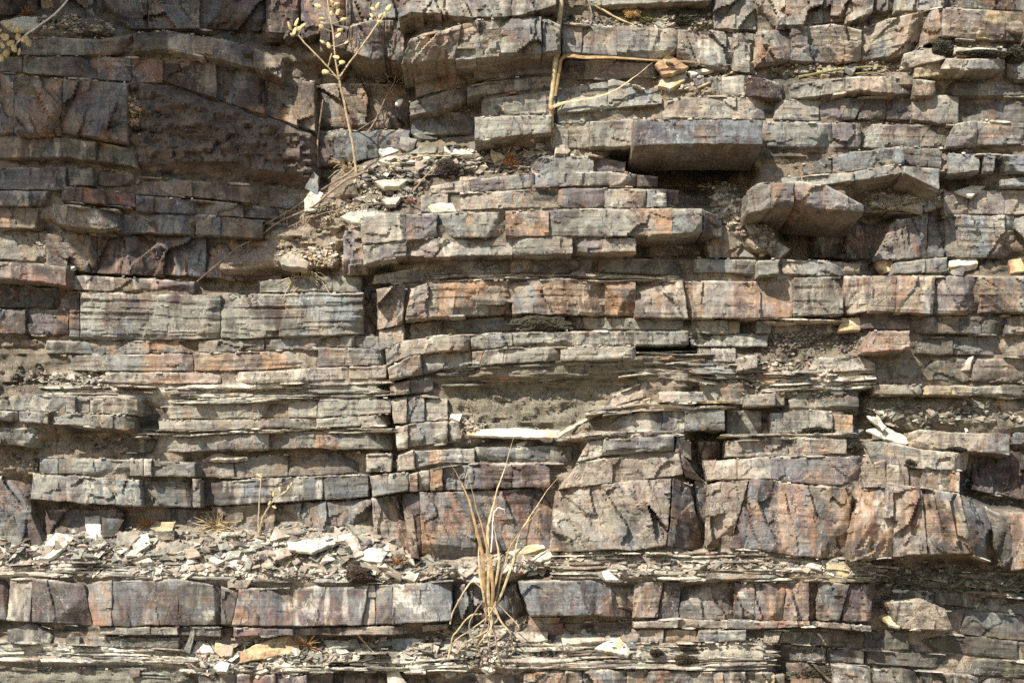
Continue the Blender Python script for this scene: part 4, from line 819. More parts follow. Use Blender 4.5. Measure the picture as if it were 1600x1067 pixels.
HEAP = "loose stones on the ledges"
STONES = [
 # poly, depth offset over the dirt, tilt, yaw, thickness, colours, label
 ("50,874 87,832 119,836 97,858 79,871", 12, 1.3, 0.2, 7, 'HC', "big chalky white slab lying tilted at the left end of the lower debris shelf"),
 ("132,807 157,805 159,840 136,834", 12, 0.5, 0.2, 10, 'HC', "bright upright slab standing against the wall above the big white tilted slab"),
 ("160,807 194,812 181,837 161,840", 8, 0.0, -0.5, 12, 'BK', "dark grey four-sided stone leaning right beside the bright upright slab"),
 ("105,825 121,815 125,829 113,833", 12, 0.7, 0, 8, 'CG', "small pale stone wedged just left of the bright upright slab"),
 ("233,824 244,815 275,814 268,830 245,830", 20, 1.3, 0, 6, 'YC', "tan flat slab on top of a brown cube in the debris"),
 ("246,830 273,829 272,843 247,845", 18, 0.0, 0, 18, 'WK', "brown shaded cube of stone under the tan flat slab"),
 ("207,850 231,832 235,849 213,866", 18, 0.9, -0.3, 9, 'HC', "glaring white four-sided flake tilted in the middle of the left debris"),
 ("183,837 195,830 218,837 202,855 181,854", 12, 0.5, 0, 12, 'GT', "greyish tan blunt stone left of the glaring white flake"),
 ("258,849 274,845 296,851 294,866 262,864", 20, 0.5, 0, 12, 'TG', "tan five-sided block below the brown cube"),
 ("348,877 357,860 378,860 373,870", 20, 1.0, 0.3, 7, 'CG', "pale wedge with a folded look at the right end of the left debris"),
 ("327,868 350,876 340,881 326,874", 20, 1.4, 0, 5, 'CH', "thin cream chip touching the pale folded wedge"),
 ("356,906 394,905 386,918 356,918", 26, 0.2, 0, 12, 'TW', "small brown brick-shaped stone resting above the dark bed"),
 ("421,845 430,822 454,837 431,843", 12, 0.8, 0, 6, 'TC', "pinkish triangular flake beside the small dried sprig"),
 ("489,837 502,818 523,821 536,833 505,843", 10, 0.9, 0, 7, 'CT', "cream domed flake on the crest of the middle debris"),
 ("542,817 551,820 576,843 571,851 557,837", 16, 0.7, -0.2, 7, 'TG', "long grey-brown stick-like slab sloping down right in the debris"),
 ("538,841 557,836 568,866 555,871", 18, 0.8, 0, 7, 'CT', "speckled cream slab under the long sloping slab"),
 ("449,847 552,832 547,841 510,853 487,863 452,858", 14, 1.4, 0, 6, 'HC', "longest whitish plate lying across the middle debris"),
 ("418,863 452,853 456,866 429,876", 20, 0.9, 0, 7, 'CT', "cream rhombus slab below the left end of the longest whitish plate"),
 ("631,902 641,888 656,895 647,909", 22, 0.6, 0, 8, 'CG', "pale square chip standing on the dark bed's edge right of the brown tuft"),
 ("374,1020 400,1006 466,986 468,1016 413,1029 376,1034", 10, 0.4, -0.1, 8, 'YO', "large mustard yellow slab leaning in the bottom debris"),
 ("633,1051 636,1024 666,1023 665,1052", 14, 0.5, 0, 7, 'HC', "bright white square tile of rock near the bottom edge"),
 ("613,1034 628,1015 635,1018 631,1042", 8, 0.5, 0.2, 9, 'CG', "short greenish slab leaning behind the bright white square"),
 ("603,1036 612,1032 636,1069 606,1070", 18, 0.5, 0.1, 9, 'CG', "grey-green slab tilted left of the bright white square"),
 ("505,1000 557,998 563,1009 513,1013", 10, 1.2, 0, 7, 'CG', "flat pale plate right of the mustard yellow slab"),
 ("613,997 665,997 659,1015 613,1013", 8, 0.1, 0, 10, 'GB', "grey banded block on the ledge above the bright white square"),
 ("287,1018 302,975 305,981 297,1021", 30, 0.1, 0, 5, 'GK', "narrow dark splinter standing upright in front of the dark bed"),
 ("301,1018 307,1002 325,1003 335,1020", 14, 0.9, 0, 8, 'HC', "white peaked stone right of the upright dark splinter"),
 ("335,1018 337,1001 365,1010 362,1024 346,1026", 16, 0.6, 0, 12, 'YT', "tan chunky stone between the white peaked stone and the mustard slab"),
 ("333,1042 346,1032 360,1036 354,1049 339,1049", 16, 0.8, 0, 8, 'HC', "white rounded lump in the bottom debris under the tan chunky stone"),
 ("201,1044 219,1045 218,1057 203,1059", 14, 0.1, 0, 10, 'WP', "small brown cube in the thin plates near the bottom left"),
 ("803,850 826,804 845,818 847,837 826,853", -2, 0.25, 0, 7, 'LY', "olive pointed slab standing behind the right grass blade"),
 ("790,862 849,845 852,856 808,870", 16, 1.0, 0, 9, 'HY', "long squared cream bar lying right of the grass clump"),
 ("828,874 845,863 871,853 871,866 845,878", 16, 0.8, 0, 9, 'CT', "cream lumpy stone against the foot of the cream bar"),
 ("1102,818 1112,816 1117,858 1106,859", 24, 0.1, 0, 8, 'YC', "narrow yellow upright stone in the dark gap between two tall blocks"),
 ("939,892 950,891 968,906 947,905", 18, 1.2, 0, 5, 'HC', "small white chip lying above the long blue-grey block"),
 ("876,994 879,990 952,992 957,1000 905,1005 881,1007", 20, 1.3, 0, 7, 'TC', "long pale pinkish plate on the ledge below the blue-grey block"),
 ("929,1013 950,997 971,994 986,1019 981,1024", 24, 1.1, 0, 7, 'YH', "cream fan-shaped plate overlapping the long pale pinkish plate"),
 ("973,992 992,990 999,1013 984,1013", 22, 0.4, -0.5, 10, 'BT', "blue-grey rounded stone at the right of the cream fan-shaped plate"),
 ("800,986 856,986 856,1000 816,1004", 12, 0.7, 0, 11, 'TC', "pale blunt block on the ledge just right of the grass roots"),
 ("800,1025 816,1023 847,1036 831,1040", 22, 1.3, 0, 5, 'CH', "pale lens-shaped plate low down right of the grass roots"),
 ("826,964 876,964 872,975 825,977", 30, 0.0, 0, 12, 'TO', "thin brown brick of stone tucked under the blue-grey block"),
 ("1290,879 1331,884 1322,910 1295,909", 26, 0.2, 0.1, 9, 'YL', "olive tan square slab standing on the bed edge at lower right"),
 ("1373,962 1383,958 1410,972 1406,980 1390,976", 24, 1.2, 0, 5, 'HY', "white flake below the jutting tan wedge at lower right"),
 ("1394,921 1421,921 1416,925 1396,925", 14, 1.0, 0, 3, 'HC', "tiny white sliver in the shade under the big overhang"),
 ("1178,590 1190,574 1223,588 1207,601", 22, 0.4, 0, 6, 'OR', "rust orange square flake stuck in the dark rubble"),
 ("728,672 800,668 876,672 863,684 800,682 732,680", 30, 1.5, 0, 4, 'HY', "long glaring cream shard projecting in the middle of the wall"),
 ("863,683 871,677 942,638 947,642 905,662 871,684", 34, 0.6, 0, 4, 'CT', "thin slanting splinter rising right from the long cream shard"),
 ("806,693 824,689 818,697 808,698", 16, 1.0, 0, 3, 'HC', "tiny white chip under the long cream shard"),
 ("703,652 704,648 723,646 718,658", 12, 0.8, 0, 4, 'HC', "small white chip on the dirt left of the long cream shard"),
 ("1353,649 1372,651 1385,666 1380,672", 20, 1.2, 0.3, 4, 'HG', "upper white flake of the crossed pair in the right hollow"),
 ("1353,672 1381,665 1429,688 1416,694 1382,686", 28, 1.2, 0, 4, 'HC', "lower long white flake of the crossed pair in the right hollow"),
 ("1324,685 1331,671 1350,671 1338,680", 28, 0.9, 0, 6, 'BG', "small grey stone touching the crossed white flakes"),
 ("1501,579 1513,559 1521,556 1515,578", 22, 0.5, 0.7, 8, 'TC', "pale fin of rock sticking out of the dirt at the right"),
 ("316,718 336,708 387,715 367,718", 22, 1.4, 0, 5, 'CT', "pale lens-shaped plate sticking out under the grey laminated beds"),
 ("103,411 113,404 128,412 110,421", 16, 1.1, 0, 6, 'HC', "single white chip at the end of the dark left ledge"),
 ("476,294 490,268 498,276 497,305", 6, 0.2, 0.2, 6, 'GB', "upright grey-green flake behind the root twigs"),
 ("475,312 489,293 505,302 494,328 476,331", 20, 0.9, 0, 6, 'HC', "glaring white ragged stone below the upright grey-green flake"),
 ("531,339 547,331 584,326 605,335 594,349 563,350", 34, 1.3, 0, 7, 'GC', "pale greenish flat slab capping the left end of the big jutting beds"),
 ("668,323 683,316 707,318 714,331 676,332", 24, 0.8, 0, 12, 'YC', "cream block resting on the big jutting bed"),
 ("596,312 627,307 618,320 600,320", 24, 1.0, 0, 6, 'CP', "light pinkish chip between the greenish slab and the cream block"),
 ("434,403 452,395 463,399 484,410 479,420 440,414", 16, 0.7, 0, 12, 'GT', "grey rounded stone above the curly dry tuft"),
 ("584,284 599,281 639,280 623,291 600,292", 14, 1.0, 0, 8, 'YC', "yellowish flat stone in the upper debris bank"),
 ("719,277 746,277 744,286 718,286", 18, 0.4, 0, 9, 'YT', "small yellow brick-like stone at the right end of the upper debris bank"),
 ("1370,410 1377,394 1398,399 1393,423 1382,427", 36, 0.3, -0.3, 12, 'YO', "cream and orange block standing on the right ledge"),
 ("1483,408 1524,398 1528,412 1484,417", 30, 1.0, 0, 11, 'HY', "white brick-shaped block lying on the right ledge"),
 ("1576,407 1595,403 1605,423 1579,427", 30, 0.4, 0, 12, 'YO', "yellow squarish block at the right edge of the picture"),
 ("1479,425 1511,414 1505,431 1490,431", 44, 0.4, 0, 9, 'GP', "grey triangular stone leaning in front of the white brick-shaped block"),
 ("1492,299 1519,290 1540,291 1519,307", 12, 1.2, 0, 5, 'HC', "cream flake lying on rubble below the grey blocks at upper right"),
 ("1408,323 1442,316 1442,332", 10, 0.5, 0, 8, 'GT', "grey triangular stone in the crumbly hollow at right"),
 ("1206,394 1214,378 1235,389 1219,402", 22, 0.7, -0.2, 10, 'GC', "grey cube balanced below the wedge-shaped overhang"),
 ("1309,517 1315,498 1345,496 1345,515", 30, 0.3, 0, 10, 'YC', "yellowish stone at the end of the thin ledge left of the shaded bed"),
 ("1023,102 1044,84 1076,105 1050,115 1035,117", 16, 0.7, 0, 7, 'YO', "tan pointed flake under the bent straw blade"),
 ("1028,134 1041,113 1074,110 1070,126 1047,139", 24, 0.8, 0, 7, 'YC', "cream orange-edged flake in front of the tan pointed flake"),
 ("1078,117 1099,118 1103,129 1089,135", 24, 0.7, 0, 7, 'CP', "lilac grey chip right of the two tan flakes"),
 ("1074,113 1110,104 1117,108 1083,118", 20, 1.1, 0, 5, 'HC', "thin white splinter above the lilac grey chip"),
 ("868,228 885,226 892,236 887,241 868,240", 20, 0.7, -0.3, 10, 'CT', "pale little cube at the foot of the thick straw"),
 ("951,260 963,255 975,256 973,267 953,267", 46, 0.3, 0, 8, 'YC', "small cream cube on the blue-grey bed below the long slab"),
 ("728,907 752,874 749,910", 30, 0.8, 0, 8, 'HP', "pinkish white pointed stone left of the grass clump base"),
 ("770,892 788,874 799,887 780,902", 34, 0.8, 0, 8, 'CP', "pinkish pale stone right of the grass clump base"),
 ("624,231 626,214 652,218 644,241", 6, 0.3, 0, 12, 'GK', "olive grey boxy stone in the recess behind the seed-pod stem"),
 ("644,210 673,203 685,210 683,218 657,217", 0, 0.8, 0, 12, 'GK', "flat-topped grey stone behind the olive grey boxy stone"),
 ("639,241 668,220 683,231 681,239", 12, 0.5, 0, 8, 'GL', "grey-green triangular slab leaning on the boxy stone"),
 ("585,234 623,230 623,236 599,244", 12, 1.1, 0, 6, 'HG', "whitish plate beside the foot of the seed-pod stem"),
 ("767,232 791,245 773,255 766,245", 24, 0.6, 0, 7, 'YC', "cream pointed chip under the grey-purple projecting bed"),
 ("0,34 37,26 73,26 52,45 16,45", 14, 1.2, 0, 7, 'HC', "bright cream slab in the top left corner debris"),
]
import re
def short_name(lab):
    q = re.split(r" (?:lying|standing|leaning|wedged|tilted|resting|touching|beside|on|in|of|at|below|under|above|with|sloping|left|right|across|behind|against|near|stuck|projecting|rising|just|between|jutting|tucked|overlapping|capping|balanced|sticking|upright|from) ", lab + " ")[0].strip()
    return q
MARKS = []
for (poly, off, tl, yw, th, col, lab) in STONES:
    q = P(poly); c = q.mean(0)
    MARKS.append((c[0], c[1], short_name(lab)))
    ds = [depth_at(*v) - tl * (v[1] - c[1]) - yw * (v[0] - c[0]) for v in q] + [depth_at(*c)]
    pz = max(ds) * 0.75 + sum(ds) / len(ds) * 0.25
    stone(poly, pz + min(off, 16) * 0.5 + 3, tl, yw, th, col, lab, group=HEAP)

def chip_poly(cx, cy, r_, asp, n):
    a0 = random.uniform(0, 6.28); rot = random.gauss(0, 0.35)
    pts = []
    for k in range(n):
        a = a0 + (k + random.uniform(-0.3, 0.3)) * 6.283 / n; rr = r_ * random.uniform(0.7, 1.15)
        x, y = math.cos(a) * rr, math.sin(a) * rr * asp
        pts.append((cx + x * math.cos(rot) - y * math.sin(rot), cy + x * math.sin(rot) + y * math.cos(rot)))
    return np.array(pts)
CW = {'H': 'chalky white', 'C': 'cream', 'T': 'tan', 'G': 'grey', 'B': 'blue-grey', 'Y': 'yellowish', 'W': 'brown', 'P': 'purplish', 'K': 'olive grey'}
HEAPS = [   # centre line, half height, number, size range, colours, the place in words, name
 ("10,860 60,850 130,850 250,858 330,868", 20, 34, 6, 15, "CTGTGWGTC", "among the left part of the lower debris shelf"),
 ("330,868 400,852 500,852 600,868 700,890", 26, 58, 7, 17, "CTGTCGWGTH", "among the middle part of the lower debris shelf"),
 ("300,1015 400,1035 500,1022 600,1025", 18, 26, 6, 14, "CTGTGW", "in the bottom debris around the mustard slab"),
 ("660,1025 760,1030 900,1020 1000,1015", 24, 26, 6, 14, "HCGTCY", "in the bottom debris by the grass roots"),
 ("560,290 620,260 700,250 760,255 830,248", 18, 34, 6, 14, "CYTGTGP", "in the upper debris bank by the seed-pod stem"),
 ("540,330 600,310 660,300", 12, 10, 5, 11, "CGTP", "behind the pale greenish slab"),
 ("1120,320 1170,340 1200,375 1190,400", 14, 14, 5, 11, "CTGW", "in the crumbly gully left of the wedge-shaped overhang"),
 ("700,992 760,1008 830,992", 18, 20, 7, 14, "TGCWT", "on the rubble round the grass roots"),
 ("890,885 1040,880 1200,885 1340,895", 12, 14, 5, 12, "CTGH", "in the splintered layers above the blue-grey block"),
 ("1360,315 1420,312 1500,315", 12, 18, 5, 11, "TGCW", "in the crumbly hollow under the upper right overhang"),
 ("1170,575 1230,575 1300,590", 16, 12, 5, 10, "CTGW", "in the dark rubble by the rust orange flake"),
 ("890,32 960,38 1060,34", 8, 12, 4, 9, "CTWG", "on the top ledge with the pale moss"),
 ("1180,112 1250,112 1340,108 1400,108", 6, 12, 5, 11, "CTYG", "on the ledge behind the fallen olive blades"),
 ("1000,570 1060,556 1090,560", 6, 5, 4, 8, "CT", "in the mouth of the small square hole"),
 ("440,400 500,395 530,415", 10, 7, 4, 9, "CYT", "in the dirt above the curly dry tuft"),
 ("760,868 840,865 900,876", 10, 12, 5, 11, "HCYCTG", "beside the long squared cream bar"),
 ("20,35 90,30 150,44", 8, 8, 4, 8, "CTG", "in the top left corner debris"),
]
used_labels = set()
SHAPE = {3: 'three-cornered', 4: 'four-sided', 5: 'five-sided', 6: 'blunt'}
for (path, hh, num, r0, r1, cols, place) in HEAPS:
    A = P(path)
    made = 0
    for rep_ in range(num * 3):
        if made >= num: break
        t = random.random(); x = A[0, 0] + (A[-1, 0] - A[0, 0]) * t; y = np.interp(x, A[:, 0], A[:, 1]) + random.uniform(-hh, hh)
        rr = random.uniform(r0, r1) * 1.35 * random.choice((0.8, 1, 1.2)); n_ = random.choice((3, 4, 4, 5, 6)); asp = random.uniform(0.2, 0.62)
        c = random.choice(cols); tl = random.uniform(0.3, 1.6)
        sz = 'small' if rr < 8 else ('medium' if rr < 12 else 'larger')
        mk = min(MARKS, key=lambda m: math.hypot(m[0] - x, (m[1] - y) * 1.4)); dx, dy = x - mk[0], y - mk[1]
        rel = ("right of" if dx > 0 else "left of") if abs(dx) > abs(dy) * 1.3 else ("below" if dy > 0 else "above")
        if abs(dx) > 26 and abs(dy) > 9: rel = ("below and " if dy > 0 else "above and ") + ("right of" if dx > 0 else "left of")
        th_c = random.uniform(3, 8)
        lab = f"{sz} {'thin' if th_c < 5.5 else 'thick'} {CW[c]} {SHAPE[n_]} {'flat-lying' if tl > 1.0 else 'upturned'} flake {rel} the {mk[2]}"
        lab = ' '.join(lab.split()[:16])
        yw = random.uniform(-0.5, 0.5); cp = chip_poly(x, y, rr, asp, n_)
        ds = [depth_at(*v) - tl * (v[1] - y) - yw * (v[0] - x) for v in cp]
        if lab in used_labels: continue
        used_labels.add(lab); made += 1
        stone(cp, max(ds) * 0.7 + sum(ds) / len(ds) * 0.3 + random.uniform(0, 3), tl, yw, th_c, c + random.choice('CTG'), lab, name="shale_chip", cat="stone chip", group="shale chips " + place)

# crumbs: far too many to count, joined
def crumbs(path, hh, num, r0, r1, cols, lift=2, flat=0):
    A = P(path); VV, FF, CC, o = [], [], [], 0
    for k in range(num):
        x = random.uniform(A[0, 0], A[-1, 0]); y = np.interp(x, A[:, 0], A[:, 1]) + random.gauss(0, hh * 0.55)
        rr = random.uniform(r0, r1) * 1.35; d = depth_at(x, y) + lift
        c = W3(x, y, d); q = rng.normal(size=(8, 3)); q /= np.linalg.norm(q, axis=1)[:, None]
        ax = np.array([random.uniform(0.7, 1.3), random.uniform(0.5, 1.1), random.uniform(0.22, 0.7)]) * rr * S
        if flat: ax = np.array([random.uniform(0.7, 1.5), random.uniform(0.6, 1.1), random.uniform(0.1, 0.2)]) * rr * S
        cube = np.array([[i, j, l] for i in (-1, 1) for j in (-1, 1) for l in (-1, 1)], float) * (0.6 + 0.5 * rng.random((8, 3)))
        an = random.uniform(-0.6, 0.6); cz, sz_ = math.cos(an), math.sin(an)
        v = cube * ax * 0.8; v = np.stack([v[:, 0] * cz - v[:, 2] * sz_, v[:, 1], v[:, 0] * sz_ + v[:, 2] * cz], -1)
        an = random.uniform(0, 3.1); cz, sz_ = math.cos(an), math.sin(an)
        v = np.stack([v[:, 0] * cz - v[:, 1] * sz_, v[:, 0] * sz_ + v[:, 1] * cz, v[:, 2]], -1)
        if flat:
            an = random.uniform(0.1, 1.0); cz, sz_ = math.cos(an), math.sin(an)
            v = np.stack([v[:, 0], v[:, 1] * cz - v[:, 2] * sz_, v[:, 1] * sz_ + v[:, 2] * cz], -1)
        VV.append(v + c); CC.append(np.tile(PAL[random.choice(cols)] * random.uniform(0.8, 1.15), (8, 1)))
        for f_ in ((0, 1, 3, 2), (4, 6, 7, 5), (0, 4, 5, 1), (2, 3, 7, 6), (0, 2, 6, 4), (1, 5, 7, 3)): FF.append(tuple(i + o for i in f_))
        o += 8
    return VV, FF, CC
VV, FF, CC, o = [], [], [], 0
for a in [("190,180 220,176", 24, 160, 1, 4, "YWOT"), ("0,850 120,842 260,852 400,850 520,842 620,880 700,895", 26, 900, 1.0, 3.4, "CTGTWGK"), ("0,890 700,902", 7, 350, 1, 4, "CGTK"),
          ("560,290 640,262 740,250 850,245", 20, 500, 1, 3, "WTGCT"), ("535,335 660,300", 16, 260, 1, 4, "WTGC"), ("430,400 470,400 540,410", 16, 350, 1, 3.4, "WYT"), ("470,330 560,330", 14, 200, 1, 3.4, "WYT"),
          ("1115,320 1160,330 1210,390", 24, 450, 1, 4.4, "WTCG"), ("1350,315 1480,312", 13, 380, 1, 5, "WTGC"), ("700,640 860,630 960,640", 26, 90, 0.8, 2.2, "WGT"), ("690,665 760,670", 12, 120, 1, 3, "WCT"),
          ("1140,580 1300,590", 22, 450, 1, 4.4, "WTCK"), ("1190,530 1360,530", 18, 300, 1, 3.4, "WKG"), ("1350,640 1600,640", 20, 160, 1, 3.4, "WKGT"), ("880,34 1110,34", 10, 320, 1, 3.6, "WTK"),
          ("1040,125 1170,125", 14, 200, 1, 3.4, "WTC"), ("1200,110 1440,104", 8, 240, 1, 3.6, "WTC"), ("290,1030 480,1032 620,1025 720,1010", 22, 800, 1, 4.4, "CGTKW"), ("700,1010 850,1020 1000,1010", 28, 700, 1, 4.6, "CGTKW"),
          ("720,885 900,868 1100,880 1370,890", 14, 900, 1, 4, "CGTKW"), ("75,592 165,592", 9, 120, 1, 4, "GTCK"), ("20,590 80,590", 14, 40, 1, 4, "GTK"), ("100,40 180,45", 10, 160, 1, 3.4, "TWCK"), ("60,40 120,36", 10, 120, 1, 3.4, "TWCK"),
          ("140,695 240,690", 10, 100, 1, 3.4, "GTK"), ("1370,900 1660,930", 24, 500, 1.2, 5, "KLG"), ("0,720 60,722", 10, 40, 1, 3.4, "WTK"), ("1000,770 1090,772", 6, 20, 1, 3, "TW"), ("1500,760 1660,780", 20, 150, 1, 4, "DBK"),
          ("1000,1000 1200,1000", 6, 120, 1, 3, "KTG"), ("1090,290 1150,292", 5, 60, 1, 3.4, "WTC"), ("0,372 90,380", 16, 160, 1, 5, "WGT")]:
    v, f_, c = crumbs(*a)
    VV += v; CC += c
    FF += [tuple(i + o for i in q) for q in f_]; o += 8 * len(v)
for a in [("0,855 120,850 260,856 400,856 520,850 620,880 700,895", 24, 620, 4, 9, "CTGTWGKP", 4, 1), ("0,888 300,892 700,900", 8, 220, 4, 8, "CTGTC", 3, 1), ("560,290 640,262 740,250 850,245", 20, 260, 3.5, 8, "CTGTKP", 4, 1), ("290,1030 480,1032 620,1025 720,1010", 20, 300, 4, 9, "CTGTK", 4, 1),
          ("700,1000 850,1020 1000,1015", 26, 300, 4, 9, "CTGTK", 4, 1), ("720,888 900,878 1100,884 1370,892", 14, 300, 4, 9, "CTGT", 3, 1), ("1115,325 1160,335 1210,385", 22, 70, 3, 7, "CTG", 3, 1), ("1350,315 1480,312", 12, 90, 3, 7, "TGC", 3, 1), ("1140,580 1300,590", 18, 110, 3, 8, "CTG", 3, 1), ("1350,650 1620,650", 16, 60, 3, 8, "TGKC", 3, 1), ("60,592 165,592", 9, 50, 3, 7, "GTC", 3, 1), ("430,395 540,400", 12, 40, 3, 6, "CT", 3, 1), ("1380,905 1660,930", 22, 120, 4, 9, "KLG", 3, 1)]:
    v, f_, c = crumbs(*a)
    VV += v; CC += c
    FF += [tuple(i + o for i in q) for q in f_]; o += 8 * len(v)
for (T_, B_, xa_, xb_, p_) in RAST:
    if xb_ - xa_ < 8 or xa_ < -50 or xb_ > 1660: continue
    for k in range(int((xb_ - xa_) / 16 * random.random() ** 2 * 2.2)):
        x = random.uniform(xa_, xb_); y = float(np.interp(x, T_[:, 0], T_[:, 1])) + random.uniform(-1.5, 0.8); rr = random.uniform(0.7, 2.6)
        c = W3(x, y, p_ - random.uniform(0.5, 5)); cube = np.array([[i, j, l] for i in (-1, 1) for j in (-1, 1) for l in (-1, 1)], float) * (0.6 + 0.5 * rng.random((8, 3)))
        VV.append(cube * np.array([random.uniform(0.7, 1.6), 1, random.uniform(0.3, 0.7)]) * rr * S + c); CC.append(np.tile(PAL[random.choice('CTGW')], (8, 1)))
        for f_ in ((0, 1, 3, 2), (4, 6, 7, 5), (0, 4, 5, 1), (2, 3, 7, 6), (0, 2, 6, 4), (1, 5, 7, 3)): FF.append(tuple(i + o for i in f_))
        o += 8
ob = mesh_obj("gravel", np.concatenate(VV), FF, M_CHIP, np.concatenate(CC), origin=(0, 0, 0), smooth=False)
ob["kind"] = "stuff"; ob["label"] = "loose crumbs and grit of broken shale"

# ------------------------------------------------------------------ plants and twigs
def cm(pts, n=6):
    pts = np.asarray(pts, float); out = []
    for i in range(len(pts) - 1):
        p0, p1, p2, p3 = pts[max(i - 1, 0)], pts[i], pts[i + 1], pts[min(i + 2, len(pts) - 1)]
        for k in range(n):
            t = k / n; out.append(0.5 * ((2 * p1) + (-p0 + p2) * t + (2 * p0 - 5 * p1 + 4 * p2 - p3) * t * t + (-p0 + 3 * p1 - 3 * p2 + p3) * t ** 3))
    out.append(pts[-1]); return np.array(out)
def tube_vf(pts, rad, sides=6, flat=1.0, n=6, wob=0.0, tw=0.0):
    """pts: (px, py, depth); rad: pixels, one number or one per point"""
    pts = np.asarray(pts, float); rad = np.full(len(pts), rad) if np.isscalar(rad) else np.asarray(rad, float)
    q = cm(np.column_stack([pts, rad]), n)
    if wob: q[:, 0] += fbm(np.arange(len(q)) * 0.37, np.arange(len(q)) * 0 + pts[0, 0], 3, 3) * wob; q[:, 1] += fbm(np.arange(len(q)) * 0.37, np.arange(len(q)) * 0 + pts[0, 1], 8, 3) * wob
    c = W3(q[:, 0], q[:, 1], q[:, 2]); R_ = np.maximum(q[:, 3], 0.22) * S
    tg = np.gradient(c, axis=0); tg /= np.linalg.norm(tg, axis=1)[:, None] + 1e-9
    up = np.array([0.15, -1, 0.1]); sx = np.cross(tg, up); sx /= np.linalg.norm(sx, axis=1)[:, None] + 1e-9; sy = np.cross(sx, tg)
    V = []
    for k in range(sides):
        a = k * 2 * math.pi / sides
        an = a + np.linspace(0, tw, len(c)) * 0
        ca_, sa_ = math.cos(a), math.sin(a) * flat
        tt = np.linspace(0, tw, len(c))
        X = ca_ * np.cos(tt) - sa_ * np.sin(tt); Y = ca_ * np.sin(tt) + sa_ * np.cos(tt)
        V.append(c + sx * (X * R_)[:, None] + sy * (Y * R_)[:, None])
    V = np.stack(V, 1).reshape(-1, 3); F = []
    m = len(c)
    for i in range(m - 1):
        for k in range(sides):
            k2 = (k + 1) % sides; F.append((i * sides + k, i * sides + k2, (i + 1) * sides + k2, (i + 1) * sides + k))
    F.append(tuple(range(sides))[::-1]); F.append(tuple((m - 1) * sides + k for k in range(sides)))
    return V, F
def tube(name, pts, rad, mat, parent=None, **k):
    V, F = tube_vf(pts, rad, **k)
    return mesh_obj(name, V, F, mat, None, parent=parent, sharp=60)
def tubes(name, lst, mat, parent=None, **k):
    VV, FF, o = [], [], 0
    for pts, rad in lst:
        V, F = tube_vf(pts, rad, **k); VV.append(V); FF += [tuple(i + o for i in f) for f in F]; o += len(V)
    return mesh_obj(name, np.concatenate(VV), FF, mat, None, parent=parent, sharp=60)
_podm = None
def pod(x, y, p, rx, ry, ang, parent, name="seed_pod", mat=None):
    """a flat papery pod, an ellipsoid with a ridge, rx along its axis (pixels)"""
    global _podm
    if _podm is None or mat is not None:
        V, F = [], []; nu, nv = 10, 7
        for j in range(nv + 1):
            th_ = math.pi * j / nv
            for i in range(nu):
                a = 2 * math.pi * i / nu
                V.append((math.cos(th_) * (1 + 0.15 * math.cos(th_)), 0.42 * math.sin(th_) * math.sin(a), math.sin(th_) * math.cos(a) * (1 - 0.12 * math.cos(th_))))
        for j in range(nv):
            for i in range(nu): F.append((j * nu + i, j * nu + (i + 1) % nu, (j + 1) * nu + (i + 1) % nu, (j + 1) * nu + i))
        me = bpy.data.meshes.new(name); me.from_pydata(V, [], F); me.polygons.foreach_set("use_smooth", [True] * len(F)); me.materials.append(mat or M_POD); me.update()
        if mat is None: _podm = me
    else: me = _podm
    ob = bpy.data.objects.new(name, me); C.objects.link(ob)
    ob.parent = parent
    ob.location = Vector(W3(x, y, p).tolist()) - parent.location
    ob.rotation_euler = (random.uniform(-0.4, 0.4), -math.radians(ang), random.uniform(-0.7, 0.7))
    ob.scale = (rx * S, ry * S, ry * S)
    return ob

def root_at(name, label, cat, x, y, group=None, lift=0):
    return thing(name, label, cat, Vector(W3(x, y, depth_at(x, y) + lift).tolist()), group)

# 1. the stem with seed pods
t1 = root_at("seed_pod_plant", "tall dried stem with round tan seed pods rising from the upper debris bank", "dried plant", 558, 292)
bz = depth_at(558, 292) + 4
main = [(566, 300, bz - 4), (558, 280, bz + 2), (551, 225, bz + 16), (540, 170, bz + 22), (530, 125, bz + 28), (524, 90, bz + 32), (520, 50, bz + 34), (514, 15, bz + 36), (509, -18, bz + 38)]
tube("stem", main, [2.5, 2.3, 2.1, 1.9, 1.7, 1.5, 1.4, 1.2, 1.0], M_STEM, t1, wob=1.5)
brs = [([(529, 125, bz + 28), (516, 110, bz + 34), (500, 92, bz + 40), (478, 70, bz + 44), (466, 56, bz + 46)], 1.4),
       ([(531, 120, bz + 28), (545, 100, bz + 26), (562, 78, bz + 24), (580, 52, bz + 22), (592, 34, bz + 20)], 1.4),
       ([(512, 106, bz + 35), (515, 96, bz + 37), (518, 84, bz + 38)], 1.0)]
for pts, r_ in brs: tube("branch", pts, r_, M_STEM, t1, wob=1.5)
pods = [(497, 10, 8, 160), (524, 8, 7, 30), (528, 20, 6, 60), (518, 22, 6, 100), (505, 31, 8, 160), (537, 31, 8, 25), (503, 43, 7, 150), (531, 48, 6, 30), (528, 56, 6, 45), (504, 66, 6, 150), (514, 72, 6, 120), (541, 67, 5, 40), (526, 90, 7, 170), (534, 98, 7, 20), (508, 113, 7, 10), (520, 4, 6, 150), (510, -4, 7, 160),
        (463, 36, 7, 70), (453, 42, 8, 115), (468, 45, 7, 30), (460, 50, 7, 80), (473, 41, 6, 30), (457, 55, 5, 160), (590, 10, 7, 70), (583, 15, 6, 150), (594, 25, 7, 40), (602, 24, 6, 90), (607, 13, 7, 50), (593, 36, 6, 20), (581, 25, 5, 130)]
